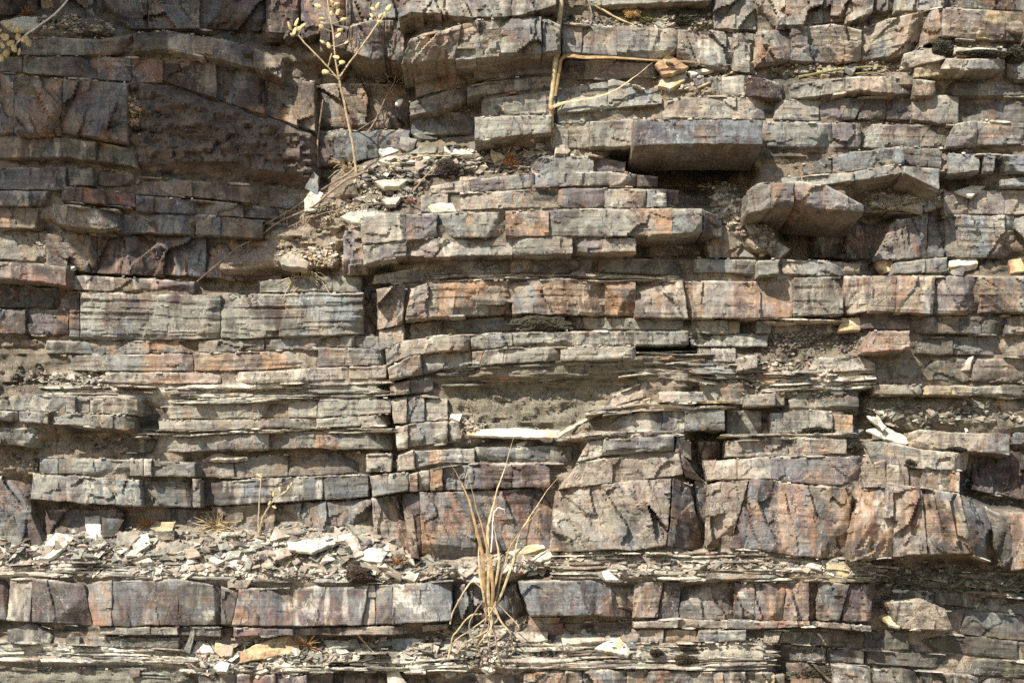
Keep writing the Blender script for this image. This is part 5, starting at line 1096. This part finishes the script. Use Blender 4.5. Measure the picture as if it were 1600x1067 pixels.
for (x, y, r_, an) in pods: pod(x, y, bz + 36 + random.uniform(-4, 8) - (14 if x > 570 else 0) + (8 if x < 480 else 0), r_ * random.uniform(0.7, 1.0), r_ * random.uniform(0.4, 0.6), an + random.uniform(-15, 15), t1)
for pts, r_ in ([([(x, y, bz + 38 - (14 if x > 570 else 0)), ((x + np.interp(y, [-20, 125], [510, 530])) / 2, y + 4, bz + 36), (np.interp(y, [-20, 125], [511, 530]), y + 7, bz + 34)], 0.6) for (x, y, r_, an) in pods[:17]] +
      [([(x, y, bz + 42), (466, 57, bz + 46)], 0.6) for (x, y, r_, an) in pods[17:23]] + [([(x, y, bz + 22), (592, 36, bz + 20)], 0.6) for (x, y, r_, an) in pods[23:]]): tube("pedicel", pts, r_, M_STEM, t1, n=3)
# 2. the grey twiggy sprig beside it
t2 = root_at("twiggy_sprig", "thin grey sprig with a twiggy head leaning right beside the seed-pod stem", "dried plant", 556, 244)
b2_ = depth_at(556, 244) + 6
tube("stem", [(553, 248, b2_), (565, 222, b2_ + 8), (588, 186, b2_ + 14), (604, 150, b2_ + 18), (616, 128, b2_ + 20), (620, 104, b2_ + 22)], [1.5, 1.4, 1.2, 1.0, 0.9, 0.7], M_TWIG, t2, wob=2)
tube("branch", [(588, 186, b2_ + 14), (560, 204, b2_ + 12), (540, 216, b2_ + 8), (530, 232, b2_ + 2)], [0.8, 0.8, 0.8, 0.5], M_TWIG, t2, wob=2)
hl = []
for k in range(34):
    x = random.uniform(578, 632); y = random.uniform(72, 150); a = random.uniform(-2.6, -0.5); l_ = random.uniform(6, 16)
    bx, by = 618 + (x - 618) * 0.5, 130 + (y - 130) * 0.5
    hl.append(([(bx, by, b2_ + 20), (x, y, b2_ + 22 + random.uniform(-6, 6)), (x + l_ * math.cos(a), y + l_ * math.sin(a), b2_ + 24)], 0.45))
tubes("twiglets", hl, M_TWIG, t2, n=3, wob=3)["kind"] = "stuff"
pod(623, 161, b2_ + 26, 9, 4.5, 40, t2, name="withered_leaf", mat=M_LEAFW)
# 3. stiff grey stick behind
st_ = tube("dry_stick", [(497, 262, depth_at(497, 262)), (496, 230, depth_at(497, 255) + 12), (500, 190, depth_at(497, 255) + 18), (505, 156, depth_at(497, 255) + 22)], [1.8, 1.5, 1.3, 1.0], M_TWIG, wob=1)
tag(st_, "plain grey upright stick left of the seed-pod stem", "stick")
# 4. the thick straw
t3 = root_at("broken_reed", "thick straw-coloured reed with two leaves bent over to the right", "dried reed", 864, 228)
b3 = depth_at(864, 232) + 8
tube("stalk", [(865, 236, b3 - 6), (863, 205, b3 + 4), (861, 172, b3 + 18), (866, 120, b3 + 34), (872, 60, b3 + 44), (877, 0, b3 + 52), (880, -30, b3 + 56)], [2.8, 3.2, 3.6, 3.8, 3.7, 3.5, 3.3], M_STRAW, t3, sides=8, flat=0.7, wob=5)
for (nx_0, ny_0, np_0) in [(862, 170, b3 + 19), (870, 86, b3 + 41), (864, 206, b3 + 5)]: tube('node', [(nx_0, ny_0 + 3, np_0), (nx_0, ny_0, np_0 + 1), (nx_0 + 0.3, ny_0 - 3, np_0)], [3.8, 4.8, 3.8], M_STRAWO, t3, sides=8, n=2)
tube("leaf", [(861, 176, b3 + 20), (864, 168, b3 + 22), (884, 160, b3 + 26), (930, 152, b3 + 30), (962, 141, b3 + 32), (995, 118, b3 + 34), (1020, 98, b3 + 34), (1040, 90, b3 + 34), (1062, 67, b3 + 32)], [2.2, 3.0, 2.8, 2.4, 2.4, 2.0, 1.5, 1.2, 0.5], M_STRAW, t3, flat=0.35, tw=2.0, wob=2)
tube("leaf", [(868, 150, b3 + 30), (873, 118, b3 + 36), (878, 92, b3 + 40), (892, 87, b3 + 42), (915, 90, b3 + 42), (960, 90, b3 + 40), (1020, 94, b3 + 36), (1080, 97, b3 + 32), (1142, 102, b3 + 26)], [2.0, 2.2, 2.6, 3.6, 3.8, 3.0, 2.2, 1.6, 0.7], M_STRAWO, t3, flat=0.35, tw=1.0, wob=2)
# 5. the grass clump at the bottom
t4 = root_at("dry_grass_clump", "clump of broad tan grass blades with hanging roots in front of the lower bed", "dried grass", 764, 955, lift=10)
b4 = max(depth_at(764, 930), 60) + 26
G4 = [([(764, 968, b4 - 10), (762, 930, b4), (763, 880, b4 + 6), (762, 830, b4 + 6), (775, 770, b4), (790, 725, b4 - 8), (802, 684, b4 - 14)], [4, 5, 5.5, 4.5, 3.4, 2.2, 0.6], M_STRAW),
      ([(762, 965, b4 - 8), (755, 910, b4 + 6), (754, 870, b4 + 12), (744, 825, b4 + 12), (730, 775, b4 + 8), (716, 745, b4 + 2), (703, 722, b4 - 4)], [3.5, 5, 5.2, 4.6, 3.6, 2.2, 0.7], M_STRAWO),
      ([(768, 965, b4 - 8), (770, 920, b4 + 8), (764, 868, b4 + 10), (752, 820, b4 + 6), (740, 780, b4), (730, 728, b4 - 6)], [3.0, 4, 3.8, 2.6, 2.0, 0.6], M_STRAWO),
      ([(772, 955, b4 - 10), (792, 905, b4), (803, 870, b4 + 4), (812, 832, b4 + 2), (835, 795, b4 - 2), (856, 765, b4 - 6), (878, 738, b4 - 10)], [2.2, 2.8, 2.8, 2.4, 2.0, 1.4, 0.5], M_STRAW),
      ([(774, 940, b4 - 6), (786, 890, b4 + 4), (800, 850, b4 + 4), (838, 800, b4), (852, 792, b4)], [1.6, 1.8, 1.7, 1.2, 0.5], M_STRAWO),
      ([(767, 862, b4 + 8), (770, 810, b4 + 8), (775, 796, b4 + 12), (786, 794, b4 + 18), (789, 800, b4 + 20), (781, 806, b4 + 18), (772, 802, b4 + 14)], [1.2, 1.3, 1.2, 1.0, 0.9, 0.7, 0.4], M_LEAFW),
      ([(770, 930, b4 + 4), (780, 880, b4 + 8), (776, 850, b4 + 8), (768, 812, b4 + 6)], [2.0, 3.2, 2.6, 0.8], M_STRAW),
      ([(758, 940, b4 + 4), (750, 900, b4 + 8), (747, 858, b4 + 8), (752, 838, b4 + 6)], [2.0, 3.0, 2.2, 0.8], M_STRAW)]
for pts, r_, m_ in G4: tube("blade", pts, [q * 0.76 * (1.0 - 0.62 * min(1, 1.5 * i_ / len(r_))) for i_, q in enumerate(r_)], m_, t4, sides=6, flat=0.3, tw=0.8, wob=4)
rl = []
for k in range(11):
    x0 = random.gauss(766, 6); y0 = random.uniform(935, 965); x1 = x0 + random.gauss(0, 14); x2 = 765 + random.gauss(0, 26); y2 = random.uniform(1000, 1062)
    dd = max(depth_at(x2, min(y2, 1060)), 50)
    rl.append(([(x0, y0, b4 + 2), (x1, (y0 + y2) / 2 - 12, b4 + random.uniform(0, 14)), (x2, y2 - 18, b4 + random.uniform(-6, 8)), (x2 + random.uniform(-9, 9), y2, dd + 12)], random.uniform(0.5, 1.5)))
tubes("hanging_root", rl[:6], M_STRAW, t4, n=5, flat=0.5, wob=4)["kind"] = "stuff"
tubes("hanging_root", rl[6:], M_TWIG, t4, n=5, flat=0.6, wob=4)["kind"] = "stuff"
for pts, r_ in [([(752, 958, b4), (735, 962, b4 - 2), (715, 985, b4 - 6), (706, 1000, b4 - 8), (700, 1030, b4 - 10)], 1.3), ([(756, 925, b4 + 4), (738, 908, b4), (722, 930, b4 - 4), (708, 955, b4 - 8), (703, 975, b4 - 8)], 1.3), ([(780, 945, b4), (800, 965, b4), (812, 980, b4 + 4)], 0.8)]:
    tube("runner", pts, r_, M_STRAW, t4, wob=4)
# 6. small dried sprig on the debris
t5 = root_at("dried_sprig", "little dried sprig with curled buds standing on the left debris shelf", "dried plant", 405, 840)
b5 = depth_at(405, 842) + 6
tube("stem", [(405, 846, b5 - 8), (404, 810, b5 + 6), (406, 775, b5 + 10), (408, 748, b5 + 12)], [1.5, 1.3, 1.1, 0.8], M_STEM, t5, wob=2)
tube("branch", [(405, 832, b5), (412, 805, b5 + 10), (428, 782, b5 + 14), (446, 768, b5 + 16), (454, 760, b5 + 18)], [1.2, 1.2, 1.0, 0.9, 0.6], M_STEM, t5, wob=2)
for (x, y, an) in [(408, 744, 80), (404, 742, 150), (427, 772, 80), (437, 765, 100), (445, 769, 20), (455, 757, 60), (428, 792, -20), (450, 763, 80), (421, 786, 60)]: pod(x, y, b5 + 15, 4.2, 1.8, an, t5, name="bud")
# 7. the long root twigs
R7 = [([(560, 262), (520, 286), (470, 318), (430, 342), (395, 362)], 1.8, "upper of the two long grey root twigs slanting down left"),
      ([(575, 268), (540, 282), (490, 322), (440, 345), (400, 372), (370, 388), (345, 408), (308, 440)], 2.0, "longest grey root twig with side rootlets slanting down left across the dark wall"),
      ([(600, 318), (570, 320), (530, 328), (490, 338), (450, 355)], 1.1, "thin curved rootlet below the two long root twigs")]
for pts, r_, lab in R7:
    t7 = root_at("root_twig", lab, "root", *pts[0], group="root twigs slanting down from the upper bank")
    q = [(x, y, max(depth_at(x, y), depth_at(x, y + 14)) + 9) for x, y in pts]
    tube("main_root", q, np.linspace(r_, r_ * 0.5, len(q)), M_TWIG, t7, wob=3)
    sl = []
    for k in range(12):
        i = random.uniform(0.8, len(q) - 1.05); a_, b_ = q[int(i)], q[int(i) + 1]; f_ = i % 1
        c = [a_[j] + (b_[j] - a_[j]) * f_ for j in range(3)]
        sl.append(([tuple(c), (c[0] + random.uniform(-4, 4), c[1] + random.uniform(4, 9), c[2] + 2), (c[0] + random.uniform(-9, 9), c[1] + random.uniform(9, 17), c[2] - 3)], 0.5))
    tubes("rootlets", sl, M_TWIG, t7, n=3, wob=2)["kind"] = "stuff"
# 8. pods at the top left corner
t8 = root_at("seed_pod_cluster", "cluster of pale tan seed pods hanging in at the top left corner", "dried plant", 30, 60)
b8 = depth_at(40, 60) + 34
tube("stem", [(112, -8, b8 + 8), (90, 18, b8 + 8), (62, 40, b8 + 4), (42, 54, b8), (28, 66, b8 - 4), (24, 74, b8 - 30)], [1.4, 1.4, 1.5, 1.5, 1.5, 1.2], M_LEAFW, t8, wob=2)
for (x, y, r_, an) in [(26, 47, 8, 20), (8, 58, 9, 150), (16, 68, 8, 30), (28, 58, 7, 80), (22, 76, 8, 110), (10, 84, 8, 60), (30, 82, 7, 70), (2, 92, 8, 80), (38, 62, 8, 40), (-4, 50, 8, 10), (4, 72, 7, 120), (45, 68, 7, 75), (14, 40, 6, 20)]: pod(x, y, b8 + random.uniform(-4, 8), r_ * random.uniform(0.8, 1.05), r_ * random.uniform(0.5, 0.7), an, t8)
# 9. tufts
def tuft(x, y, n_, l0, l1, spread, mat, label, name="dry_tuft", droop=0.3, r_=0.7, cat="dried grass", lift=4, bias=0.0):
    t = root_at(name, label, cat, x, y); d0 = depth_at(x, y) + lift; L = []
    for k in range(n_):
        a = bias + random.gauss(0, spread) - math.pi / 2; l_ = random.uniform(l0, l1); xx = x + random.gauss(0, l0 * 0.25)
        L.append(([(xx, y + 2, d0 - 3), (xx + math.cos(a) * l_ * 0.5, y + math.sin(a) * l_ * 0.5, d0 + 8), (xx + math.cos(a) * l_ * 1.05, y + math.sin(a) * l_ + droop * l_ * random.random(), d0 + 12 + random.uniform(-6, 10))], [r_, r_ * 0.9, 0.3]))
    o_ = tubes("blades", L, mat, t, n=5, wob=2); o_["kind"] = "stuff"
    return t
tuft(798, 262, 46, 12, 30, 0.5, M_TUFT, "short rust brown tuft in the upper debris bank")
tuft(625, 884, 34, 10, 24, 0.6, M_TUFT, "short rust brown tuft at the right end of the lower debris shelf", bias=-0.3)
tuft(478, 440, 44, 16, 46, 1.1, M_STRAW, "curly straw tuft hanging over the laminated grey bed", droop=0.9, r_=1.0)
tuft(336, 826, 50, 16, 40, 1.0, M_STRAW, "sprawling straw tuft on the back of the left debris shelf", droop=0.4, r_=0.8)
tuft(232, 822, 34, 8, 20, 0.8, M_TUFT, "small brown tuft behind the tan flat slab")
tuft(376, 814, 6, 28, 36, 0.25, M_STRAW, "few straight straws left of the dried sprig", droop=0.0, r_=0.9, bias=0.4)
tuft(480, 1010, 26, 10, 26, 0.9, M_TUFT, "brown tuft right of the mustard yellow slab")
tuft(42, 24, 26, 8, 18, 0.8, M_TUFT, "orange-brown tuft above the bright slab in the top left corner")
tuft(545, 268, 40, 10, 40, 1.0, M_STEM, "tangle of fine dry stalks around the foot of the seed-pod stem", droop=0.6)
# 10. twigs lying about
TW = [([(930, 8), (958, 26), (990, 40)], 2.2, "grey twig lying on the top ledge left of the pale moss"),
      ([(912, -10), (922, 10), (924, 36)], 1.6, "short grey twig hanging over the top ledge"),
      ([(1248, 122), (1290, 112), (1340, 106), (1388, 104)], 2.6, "long olive blade lying along the upper right ledge"),
      ([(1334, 116), (1360, 114), (1384, 117)], 1.6, "short olive blade below the long olive blade"),
      ([(620, 252), (660, 244), (700, 244), (745, 250)], 1.3, "pale twig lying flat across the upper debris bank"),
      ([(645, 300), (668, 272), (690, 256)], 1.4, "grey twig slanting over the upper debris bank"),
      ([(775, 270), (790, 244), (799, 229)], 1.1, "bent straw standing in the upper debris bank"),
      ([(1090, 138), (1130, 120), (1170, 100), (1190, 92)], 2.0, "whitish rootstock lying on the ledge at the end of the bent straw"),
      ([(553, 982), (566, 1000), (590, 1026)], 1.6, "pale straw leaning in front of the dark lower bed"),
      ([(460, 1030), (475, 1042), (494, 1052)], 2.4, "pale splinter of wood near the bottom edge"),
      ([(0, 862), (30, 850), (60, 836), (74, 838)], 1.6, "brown twig at the left edge of the lower debris shelf"),
      ([(270, 1030), (286, 1012), (300, 1016), (316, 1030)], 2.0, "crooked grey twig in front of the thin plates at the bottom"),
      ([(255, 1038), (290, 1034), (312, 1046), (330, 1052)], 1.6, "second crooked grey twig just below the first at the bottom"),
      ([(127, 846), (124, 820), (127, 802)], 1.2, "thin upright stick beside the bright upright slab"),
      ([(176, 850), (182, 830), (190, 818)], 1.2, "thin stick leaning over the dark grey four-sided stone"),
      ([(668, 1040), (690, 1048), (712, 1058)], 2.0, "brown stick right of the bright white square tile"),
      ([(1268, 1018), (1275, 1006), (1282, 998)], 0.5, "hair-thin straw in the shade at the lower right"),
      ([(445, 888), (470, 862), (500, 850)], 1.1, "pale straw lying in the middle debris"),
      ([(700, 840), (718, 815), (724, 790)], 0.5, "hair-thin stalk in front of the dark tall blocks")]
for pts, r_, lab in TW:
    q = [(x, y, depth_at(x, max(y, 0)) + 7 + (6 if 0 < i < len(pts) - 1 else 0)) for i, (x, y) in enumerate(pts)]
    o_ = tube("twig", q, np.linspace(r_, r_ * 0.6, len(q)), M_STRAW if 'straw' in lab or 'pale' in lab else (plain("olive_blade", (128, 118, 78), 0.7) if 'olive' in lab else M_TWIG), wob=3)
    tag(o_, lab, "twig", "twigs and straws lying on the ledges")
# 11. moss
def moss(x, y, rx, ry, label, mat=M_MOSS, lift=0, name="moss_cushion"):
    V, F = [], []; nu, nv = 44, 20; d0 = depth_at(x, y) + lift; th_ = ry * 0.9
    a = np.linspace(0, 2 * math.pi, nu, endpoint=False)
    rows = []
    for j in range(nv):
        r_ = 1 - j / nv; k = 1 + 0.9 * fbm(np.cos(a) * 1.7 + x, np.sin(a) * 1.7 + y, 4, 4)
        X = x + np.cos(a) * rx * r_ * k; Y = y + np.sin(a) * ry * r_ * k
        dd = d0 + th_ * math.sqrt(max(0, 1 - r_ * r_)) * 1.2 + rng.random(nu) * 4.5 * (j > 0) - (14 if j == 0 else 0)
        rows.append(W3(X, Y, dd))
    V = np.concatenate(rows + [W3([x], [y], [d0 + th_ * 1.2])])
    for j in range(nv - 1):
        for i in range(nu): F.append((j * nu + i, j * nu + (i + 1) % nu, (j + 1) * nu + (i + 1) % nu, (j + 1) * nu + i))
    for i in range(nu): F.append(((nv - 1) * nu + i, (nv - 1) * nu + (i + 1) % nu, nv * nu))
    F.append(tuple(range(nu - 1, -1, -1)))
    F = [q[::-1] for q in F]
    tag(mesh_obj(name, V, F, mat, None, sharp=20), label, "moss", "moss cushions on the wall")
moss(845, 507, 50, 14, "biggest black moss cushion, a low dome on the middle ledge", lift=42)
moss(1336, 699, 13, 10, "round black moss ball on the right ledge beside the crossed white flakes", lift=10)
moss(1424, 724, 15, 10, "black moss lump on the ledge below the first moss ball", lift=8)
moss(1492, 703, 21, 5, "thin dark moss strip along the edge of the lower right bed", lift=12)
moss(1278, 672, 26, 5, "thin black moss strip on the ledge left of the crossed white flakes", lift=12)
moss(1474, 72, 20, 14, "soot-black moss patch below the corner of the top right block", lift=14)
moss(1536, 83, 40, 6, "long soot-black moss strip under the top right bed", lift=10)
moss(1588, 82, 26, 20, "soot-black moss mass at the right edge near the top", lift=4)
moss(1260, 1050, 50, 14, "dark moss carpet at the bottom in the shade", lift=0)
moss(1026, 1020, 12, 7, "small brown moss ball left on the lower thin plates", plain("brown_moss", (74, 64, 48), 0.95, 0.6, 420), lift=10)
moss(1072, 1030, 18, 10, "larger brown moss ball right on the lower thin plates", plain("brown_moss", (78, 68, 52), 0.95, 0.6, 420), lift=8)
moss(1000, 30, 34, 10, "pale olive moss pad on the top ledge", plain("olive_moss", (110, 102, 66), 0.95, 0.5, 420), lift=6)
moss(1068, 28, 34, 12, "dark moss pad on the top ledge right of the olive one", lift=4)
moss(988, 22, 16, 8, "bright yellowish lichen tuft on the top ledge", plain("yellow_lichen", (196, 160, 104), 0.95, 0.4, 320), lift=12, name="lichen_tuft")
moss(560, 897, 24, 14, "dark dried moss clump in the middle debris", plain("brown_moss", (70, 58, 46), 0.95, 0.6, 420), lift=8)
moss(700, 262, 22, 14, "dark crumbly moss clump in the upper debris bank", plain("brown_moss", (62, 54, 46), 0.95, 0.6, 420), lift=6)
# 12. the red scrap
o_ = stone("812,893 816,892 819,896 813,897", depth_at(812, 895) + 14, 0.3, 0, 4, 'RR', "tiny bright red scrap at the foot of the right grass blade", name="red_scrap", cat="scrap")
o_.data.materials.clear(); o_.data.materials.append(M_RED)
o_ = tube("red_strip", [(632, 313, depth_at(632, 313) + 16), (643, 313, depth_at(640, 313) + 18), (652, 320, depth_at(650, 318) + 16)], [0.8, 1.4, 0.7], M_RED)
tag(o_, "curved dark red strip in the debris above the big jutting bed", "scrap")
